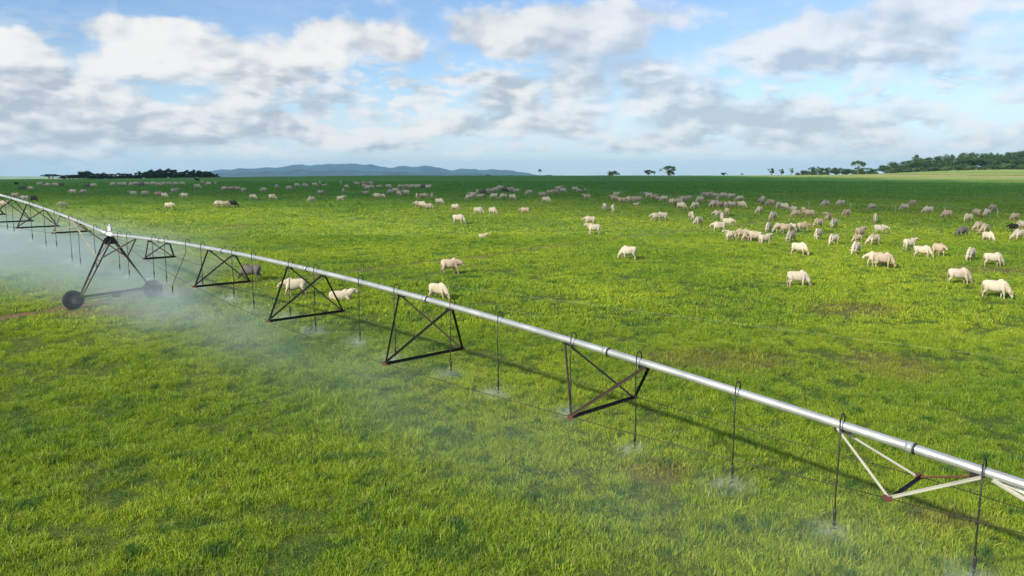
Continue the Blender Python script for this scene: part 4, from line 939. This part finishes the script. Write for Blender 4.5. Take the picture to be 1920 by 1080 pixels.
for i, (x, y, h, pose, tone, sz, label) in enumerate(COWS):
    pz = {'g': 'graze' if rc.random() < .6 else 'graze_side', 's': 'stand' if rc.random() < .5 else 'walk', 'l': 'lie'}[pose]
    if pz == 'stand' and tone != 'k' and rc.random() < .35 : pz = 'walk'
    if pz not in first:
        o = bpy.data.objects.new('cow', COWM[pz]); COL.objects.link(o); first[pz] = o
    else:
        o = first[pz].copy(); COL.objects.link(o)
    v = rc.uniform(.9, 1.06); c = TONE[tone]; j = rc.uniform(.96, 1.04)
    o.color = (min(.9, c[0] * v), min(.9, c[1] * v), c[2] * v * j, 1); s = .82 * sz * rc.uniform(.93, 1.05)
    o.scale = (s, s * rc.uniform(.95, 1.06) * (-1 if rc.random() < .5 else 1), s); o.location = (x, y, gz(x, y) - .01)
    o.rotation_euler = (0, 0, R(h + rc.uniform(-12, 12)))
    tag(o, label, 'calf' if ' calf ' in label else 'cow', 'cattle grazing on the pasture')

# ------------------------------------------------------------------ trees
def leaf_mat(name, col):
    m, t = material(name); tc = t.new('ShaderNodeTexCoord').outputs['Object']
    n = t.noise(tc, .5, 4, .6); oi = t.new('ShaderNodeObjectInfo').outputs['Random']
    c = t.mix(t.ramp(n, .35, .65), tuple(v * .65 for v in col), tuple(v * 1.3 for v in col))
    c = t.mix(t.math('MULTIPLY', oi, .35), c, (.11, .15, .04))
    b = t.new('ShaderNodeBsdfPrincipled', inp={'Base Color': c, 'Roughness': .7, 'Specular IOR Level': .2})
    tr = t.new('ShaderNodeBsdfTranslucent', inp={'Color': c}); mx = t.new('ShaderNodeMixShader', inp={0: .25, 1: b.outputs[0], 2: tr.outputs[0]})
    t.l.new(mx.outputs[0], t.out.inputs['Surface']); return m
M_leaf = leaf_mat('tree_leaves', (.055, .115, .032)); M_leafd = leaf_mat('dark_shaded_leaves', (.026, .058, .026)); M_leafp = leaf_mat('pale_tree_leaves', (.13, .19, .07))  # the dark leaves hold the cloud shade over the left wood in their colour
M_bark = principled('bark', (.14, .105, .075), .9, 0, .3, 3., .3)
def tree_proto(kind, seed, leafm):
    """unit tree about 10 m high: tapered trunk with limbs, crown of many leaf-sized faces gathered in clumps"""
    rng = np.random.default_rng(seed); root = empty('tree', (0, 0, 0))
    lobes = []
    if kind == 'round': H0, n = 2.2, 16; cen = lambda: (rng.normal(0, 1.7), rng.normal(0, 1.7), rng.uniform(3.6, 8.6)); rad = (1.2, 2.0)
    elif kind == 'umbrella': H0, n = 5.2, 18; cen = lambda: ((lambda r, a: (r * math.cos(a), r * math.sin(a), 8.8 - .16 * r * r * .55 + rng.uniform(-.5, .5)))(rng.uniform(.3, 4.6), rng.uniform(0, 6.28))); rad = (.9, 1.5)
    elif kind == 'full': H0, n = .8, 26; cen = lambda: (rng.normal(0, 2.0), rng.normal(0, 2.0), rng.uniform(1.2, 8.8)); rad = (1.2, 2.1)
    elif kind == 'tall': H0, n = 4., 12; cen = lambda: (rng.normal(0, 1.0), rng.normal(0, 1.0), rng.uniform(5.0, 9.4)); rad = (.8, 1.4)
    else: H0, n = .5, 14; cen = lambda: (rng.uniform(-3.4, 3.4), rng.normal(0, 1.2), rng.uniform(.8, 3.0)); rad = (.9, 1.5)     # bush
    for _ in range(n):
        c = cen(); r = rng.uniform(*rad); 
        if kind == 'full': r *= 1.15 - .05 * c[2]
        lobes.append((c, r))
    bm = bmesh.new(); tube(bm, [(0, 0, -2.5), (0, 0, .2), (.08, .03, H0 * .6), (.05, -.05, H0 + 1.2)], [.34, .30, .24, .17], 8)
    for c, r in lobes[:9]:
        a = Vector((.05, 0, H0 * rng.uniform(.5, 1.) + .3)); q = Vector(c); m = a.lerp(q, .5) + Vector((0, 0, -.25)); tube(bm, [a, m, q], [.13, .09, .04], 6)
    bmobj('trunk', bm, root, (M_bark,), True)
    vv, ff = [], []
    for c, r in lobes:
        for _ in range(int((80 if leafm == M_leafd else 50) * r * r)):
            d = rng.normal(size=3); d /= np.linalg.norm(d); p = np.array(c) + d * r * rng.uniform(.45, 1.12) * np.array([1, 1, .8])
            nrm = d + rng.normal(0, .7, 3); nrm /= np.linalg.norm(nrm); a = np.cross(nrm, rng.normal(size=3)); a /= np.linalg.norm(a); b = np.cross(nrm, a)
            s = rng.uniform(.17, .36); k = len(vv)
            vv += [p - a * s, p + b * s * .6, p + a * s * 1.2, p - b * s * .7]; ff.append((k, k + 1, k + 2, k + 3))
    mesh('crown', vv, ff, root, (leafm,))
    return root
KINDS = {}
def tree(kind, leafk, px, ptop, width, Y, label, cat='tree', group=None, seed=0):
    """a tree standing on the ground at depth Y whose top reaches the given height"""
    key = (kind, leafk, seed); x = (px - 960) / 1500 * Y; z0 = gz(x, Y)
    if key not in KINDS:
        r = tree_proto(kind, 100 + seed * 7 + len(kind), {'m': M_leaf, 'd': M_leafd, 'p': M_leafp}[leafk]); KINDS[key] = tree_map(r); KINDS[(key, 'r')] = r; o = r
    else: o = copy_tree(KINDS[(key, 'r')], KINDS[key])
    h = 9 + (325 - ptop) / 1500 * Y - z0; hh = {'bush': 4.2}.get(kind, 10.); wd0 = {'umbrella': 10.8, 'round': 8.2, 'full': 9.6, 'tall': 5.6, 'bush': 9.0}[kind]
    sz_ = h / hh; sx = width / 1500 * Y / wd0
    o.location = (x, Y, z0 - .1); o.scale = (sx, sx, sz_); o.rotation_euler = (0, 0, rt.uniform(0, 6.28) if kind != 'bush' else rt.uniform(-.5, .5))
    if kind == 'bush': o.name = 'bush'
    tag(o, label, cat, group); return o
rt = random.Random(3)
ORD = ['first', 'second', 'third', 'fourth', 'fifth', 'sixth', 'seventh', 'eighth', 'ninth', 'tenth', 'eleventh', 'twelfth', 'thirteenth', 'fourteenth', 'fifteenth', 'sixteenth', 'seventeenth', 'eighteenth', 'nineteenth', 'twentieth'] + ['twenty-' + s for s in ('first', 'second', 'third', 'fourth', 'fifth', 'sixth', 'seventh', 'eighth', 'ninth')] + ['thirtieth'] + ['thirty-' + s for s in ('first', 'second', 'third', 'fourth', 'fifth', 'sixth', 'seventh', 'eighth', 'ninth')] + ['fortieth'] + ['forty-' + s for s in ('first', 'second', 'third', 'fourth', 'fifth', 'sixth', 'seventh', 'eighth', 'ninth')]
# dark wood on the left skyline
LW = [(104, 326.5, 34, 'umbrella'), (132, 329, 22, 'round'), (150, 328, 30, 'round'), (166, 321.5, 24, 'round'), (186, 323.5, 30, 'full'), (205, 324.5, 28, 'full'), (222, 329, 20, 'full'), (240, 325, 28, 'full'), (258, 327.5, 24, 'full'), (274, 322, 28, 'full'),
      (291, 318.5, 30, 'full'), (308, 317, 28, 'full'), (324, 316, 26, 'full'), (342, 320, 28, 'full'), (358, 319.5, 28, 'full'), (374, 318.5, 30, 'full'), (391, 321, 30, 'full'), (404, 325.5, 24, 'full')]
LW = [(px + o, pt + (0 if o < 0 else rt.uniform(-.5, 1.5)), wd_ * .66, kd) if kd != 'umbrella' else (px + o * .6, pt + 1, wd_ * .8, kd) for (px, pt, wd_, kd) in LW for o in (-5.5, 5.5)]; LW.sort()
for i, (px, pt, wd_, kd) in enumerate(LW):
    tree(kd, 'd', px, pt - 1.5, wd_ * 1.15, 405 + rt.uniform(-12, 22), 'dark tree in the wood on the left skyline, %s from the left' % ORD[i], group='trees of the dark wood', seed=i % 2)
SKY = [(915, 325.5, 10, 'round', 'd', 'tiny dark round tree on the crest over the blue hills', 'tree'), (957, 327, 20, 'bush', 'd', 'low dark bush on the crest left of the small leaning tree', 'bush'),
       (1012, 315.5, 9, 'umbrella', 'd', 'small dark flat-topped tree on the crest where the blue hills end', 'tree'), (1028, 326.3, 18, 'bush', 'd', 'low bush on the crest just right of the flat-topped tree', 'bush'),
       (1147, 317.5, 32, 'bush', 'p', 'pale domed bush on the crest left of the dark round tree', 'bush'), (1213, 316.5, 19, 'round', 'd', 'dark round tree on the crest just left of the domed tree', 'tree'),
       (1225, 319, 9, 'tall', 'p', 'thin pale sapling between the dark round tree and domed tree', 'tree'), (1252, 308.5, 29, 'round', 'm', 'lone domed tree on the middle of the crest, tallest there', 'tree'),
       (1254, 318, 20, 'bush', 'p', 'pale shrub under the lone domed tree', 'bush'), (1353, 322, 13, 'round', 'd', 'small dark bush-like tree on the crest right of the domed tree', 'tree'), (1387, 323.5, 9, 'umbrella', 'd', 'tiny flat-topped tree on the crest, last before the pale field', 'tree')]
for i, (px, pt, wd_, kd, lk, lab, cat) in enumerate(SKY): tree(kd, lk, px, pt + 1.2, wd_ * .82, 372 + i * 2.3, lab, cat, seed=3)
RT = [(1442, 314.5, 12, 'tall', 'd', 520, 'slim dark tree, left one of a pair at the start of the pale field'), (1461, 316, 10, 'tall', 'd', 520, 'slim dark tree, right one of the pair at the start of the pale field'),
      (1479, 313.5, 9, 'tall', 'p', 520, 'thin see-through pale tree right of the slim pair'), (1499, 317, 24, 'bush', 'd', 520, 'low dark spreading tree left of where the wood begins'),
      (1602, 301, 34, 'umbrella', 'm', 560, 'tall domed tree standing above the low left end of the wood')]
for px, pt, wd_, kd, lk, Y, lab in RT: tree(kd, lk, px, pt, wd_, Y, lab, seed=5)
prof = [(1518, 311), (1545, 312), (1575, 315), (1600, 314), (1640, 311), (1665, 309), (1690, 300), (1712, 292), (1735, 297), (1755, 290), (1772, 291), (1795, 285), (1812, 284), (1835, 289), (1855, 286), (1880, 288), (1900, 280), (1925, 283), (1960, 284), (2020, 282)]
def ptop(px): return float(np.interp(px, [p[0] for p in prof], [p[1] for p in prof]))
cand = []
px = 1518.
while px < 2010:
    for row in range(2 if px < 1670 else 3):
        Y = 585 + row * 22 + rt.uniform(-6, 6); top = ptop(px) + (2, .5, -1)[row] + rt.uniform(-2.5, 3) + (7 if row == 0 and px > 1670 else 0)
        cand.append((px + rt.uniform(-5, 5), top, rt.uniform(23, 36) * (1 if px > 1660 else .8), rt.choice(['full', 'full', 'round']), Y, row))
    px += 20 if px > 1660 else 22
cand.sort(key=lambda c: (c[5], c[0])); rown = ['front', 'middle', 'rear']; cnt = {0: 0, 1: 0, 2: 0}
for i, (px, top, wd_, kd, Y, row) in enumerate(cand):
    if px - wd_ / 2 > 1925 and row > 0: continue
    tree(kd, 'm', px, top, wd_, Y, 'green tree in the right-hand wood, %s row, %s from the left' % (rown[row], ORD[cnt[row]]), group='trees of the right-hand wood', seed=6 + i % 4); cnt[row] += 1

for i in range(22):                                            # scrub along the foot of the wood
    px = 1660 + i * 17 + rt.uniform(-5, 5); tree('bush', 'm' if i % 3 else 'p', px, float(np.interp(px, [1660, 1800, 2030], [315, 308, 303])) + rt.uniform(-2, 2), rt.uniform(24, 36), 566 + rt.uniform(-5, 5), 'low bush at the foot of the right-hand wood, %s from the left' % ORD[i], 'bush', 'bushes along the foot of the wood', seed=8 + i % 2)
# ------------------------------------------------------------------ drifting mist and spray
def vol_mat(name, build, col=(.72, .84, .90)):
    m, t = material(name); d = build(t)
    v = t.new('ShaderNodeVolumePrincipled', inp={'Color': col + (1,), 'Density': d, 'Anisotropy': .25}); t.l.new(v.outputs[0], t.out.inputs['Volume']); return m
def prism(name, S, t0, t1, n0, n1, z0, z1, mat_):
    """closed box following the line of the span: its own x axis along the pipe, y across, z up, sheared to lie on the sloping ground"""
    K = 12; vv = []; ff = []
    for i in range(K + 1):
        t = t0 + (t1 - t0) * i / K
        for nn, zz in ((n0, z0), (n1, z0), (n1, z1), (n0, z1)):
            x, y = T0.x + S.u.x * t + S.n.x * nn, T0.y + S.u.y * t + S.n.y * nn; vv.append((x, y, gz(x, y) + zz))
    for i in range(K):
        for k in range(4): ff.append((i * 4 + k, i * 4 + (k + 1) % 4, i * 4 + 4 + (k + 1) % 4, i * 4 + 4 + k))
    ff.append((3, 2, 1, 0)); ff.append((K * 4, K * 4 + 1, K * 4 + 2, K * 4 + 3))
    b_ = bmesh.new(); vs_ = [b_.verts.new(v) for v in vv]
    for f in ff: b_.faces.new([vs_[i] for i in f])
    return tag(bmobj(name, b_, None, (mat_,)), kind='stuff')
def mist_density(S, tk, dk, near, zk, near2=None, far_=4.5):
    near2 = near2 or near
    def f(t):
        P = t.new('ShaderNodeNewGeometry').outputs['Position']
        Q = t.vmath('SUBTRACT', P, (T0.x, T0.y, 0)); al = t.vmath('DOT_PRODUCT', Q, (S.u.x, S.u.y, 0)); ac = t.vmath('DOT_PRODUCT', Q, (S.n.x, S.n.y, 0))
        sep_ = t.new('ShaderNodeSeparateXYZ', inp={0: P}); hgt = t.math('SUBTRACT', sep_.outputs[2], t.math('MULTIPLY_ADD', sep_.outputs[1], .052, -1.35))
        prof = None
        cr = t.new('ShaderNodeFloatCurve'); c = cr.mapping.curves[0]; pts = [((a - tk[0]) / (tk[-1] - tk[0]), b) for a, b in zip(tk, dk)]
        c.points[0].location = pts[0]; c.points[-1].location = pts[-1]
        for p in pts[1:-1]: c.points.new(*p)
        cr.mapping.update(); t.l.new(t.ramp(al, tk[0], tk[-1], 0., 1., False), cr.inputs['Value'])
        cross = t.math('MULTIPLY', t.math('POWER', t.ramp(t.math('DIVIDE', ac, t.ramp(al, tk[0], tk[-1], near, near2, False)), 1., .0, 0., 1., False), 1.8), t.ramp(ac, far_ * .3, far_, 1., 0.))
        hz_ = t.math('MULTIPLY', t.ramp(hgt, zk, zk * .25, 0., 1.), 1.)
        n = t.ramp(t.noise(t.vmath('MULTIPLY', P, (1, 1, 2.2)), .28, 4, .6), .32, .72, .35, 1.3)
        return t.math('MULTIPLY', t.math('MULTIPLY', cr.outputs[0], cross), t.math('MULTIPLY', hz_, n))
    return f
mA = vol_mat('mist_main', mist_density(S1, (-2, 4, 12, 20, 30, 40, 50, 56), (.16, .17, .08, .04, .032, .03, .055, .12), -5., 3.1, -4.5))
prism('mist', S1, -2, 56, -9, 4.5, -.2, 3.6, mA)
mB = vol_mat('mist_left', mist_density(S2, (1, 6, 12, 20, 30, 45), (.10, .12, .12, .12, .12, .12), -8., 4.0, None, 13.))
prism('mist', S2, 1.5, 45, -8, 13, -.2, 4.6, mB)
def spray_mat():
    m, t = material('water_spray'); tc = t.new('ShaderNodeTexCoord').outputs['Object']; s = t.new('ShaderNodeSeparateXYZ', inp={0: tc})
    r = t.vmath('LENGTH', t.vmath('MULTIPLY', tc, (1, 1, 0)))
    body = t.math('POWER', t.ramp(t.vmath('LENGTH', tc), 0., 1., 1., 0., False), 2.)
    n = t.ramp(t.noise(t.vmath('ADD', t.vmath('MULTIPLY', tc, (1, 1, .6)), t.new('ShaderNodeObjectInfo').outputs['Location']), 3.2, 5, .65), .44, .70, .05, 2.)
    fall = t.math('SUBTRACT', s.outputs[2], t.math('MULTIPLY_ADD', r, .25, -.05))                     # a shallow fan of jets rising from the nozzle plate
    jets = t.math('MULTIPLY', t.ramp(t.math('ABSOLUTE', fall), 0., .16, 1., 0.), t.ramp(r, .0, .6, 1., 0.))
    d = t.math('ADD', t.math('MULTIPLY', t.math('MULTIPLY', body, n), 1.3), t.math('MULTIPLY', jets, t.math('MULTIPLY', n, 1.6)))
    v = t.new('ShaderNodeVolumePrincipled', inp={'Color': (.96, .98, 1, 1), 'Density': d, 'Anisotropy': .3}); t.l.new(v.outputs[0], t.out.inputs['Volume']); return m
sm = spray_mat()
bm = bmesh.new(); bmesh.ops.create_icosphere(bm, subdivisions=2, radius=1.)
spray0 = None
A1 = sorted(tips1, key=lambda q: -q[1]); A1 = [q for q in A1 if q[1] < 48]
A2 = sorted(tips2, key=lambda q: q[1]); A2 = [q for q in A2 if q[1] < 19]
lst = [(e, 'thin white spray under the %s drop hose from the right edge' % ORD[i]) for i, (e, t_) in enumerate(A1)] + [(e, 'thin white spray under the %s drop hose left of the tower' % ORD[i]) for i, (e, t_) in enumerate(A2)]
for e, lab in lst:
    if spray0 is None: spray0 = o = bmobj('water_spray', bm, None, (sm,))
    else: o = spray0.copy(); COL.objects.link(o)
    s = random.uniform(.75, 1.05); o.location = e - Vector((.12, .12, .10)); o.rotation_euler = (0, 0, random.uniform(0, 6)); o.scale = (s, s * .8, s * .36)
    tag(o, lab, 'water spray', 'sprays under the drop hoses')

# ------------------------------------------------------------------ air
bm = bmesh.new(); box(bm, (0, 3500, 46), (17000, 8800, 146))
mz, t = material('air'); v = t.new('ShaderNodeVolumePrincipled', inp={'Color': (.34, .62, 1, 1), 'Density': 1.0e-4, 'Anisotropy': .2}); t.l.new(v.outputs[0], t.out.inputs['Volume'])
tag(bmobj('haze', bm, None, (mz,)), kind='stuff')
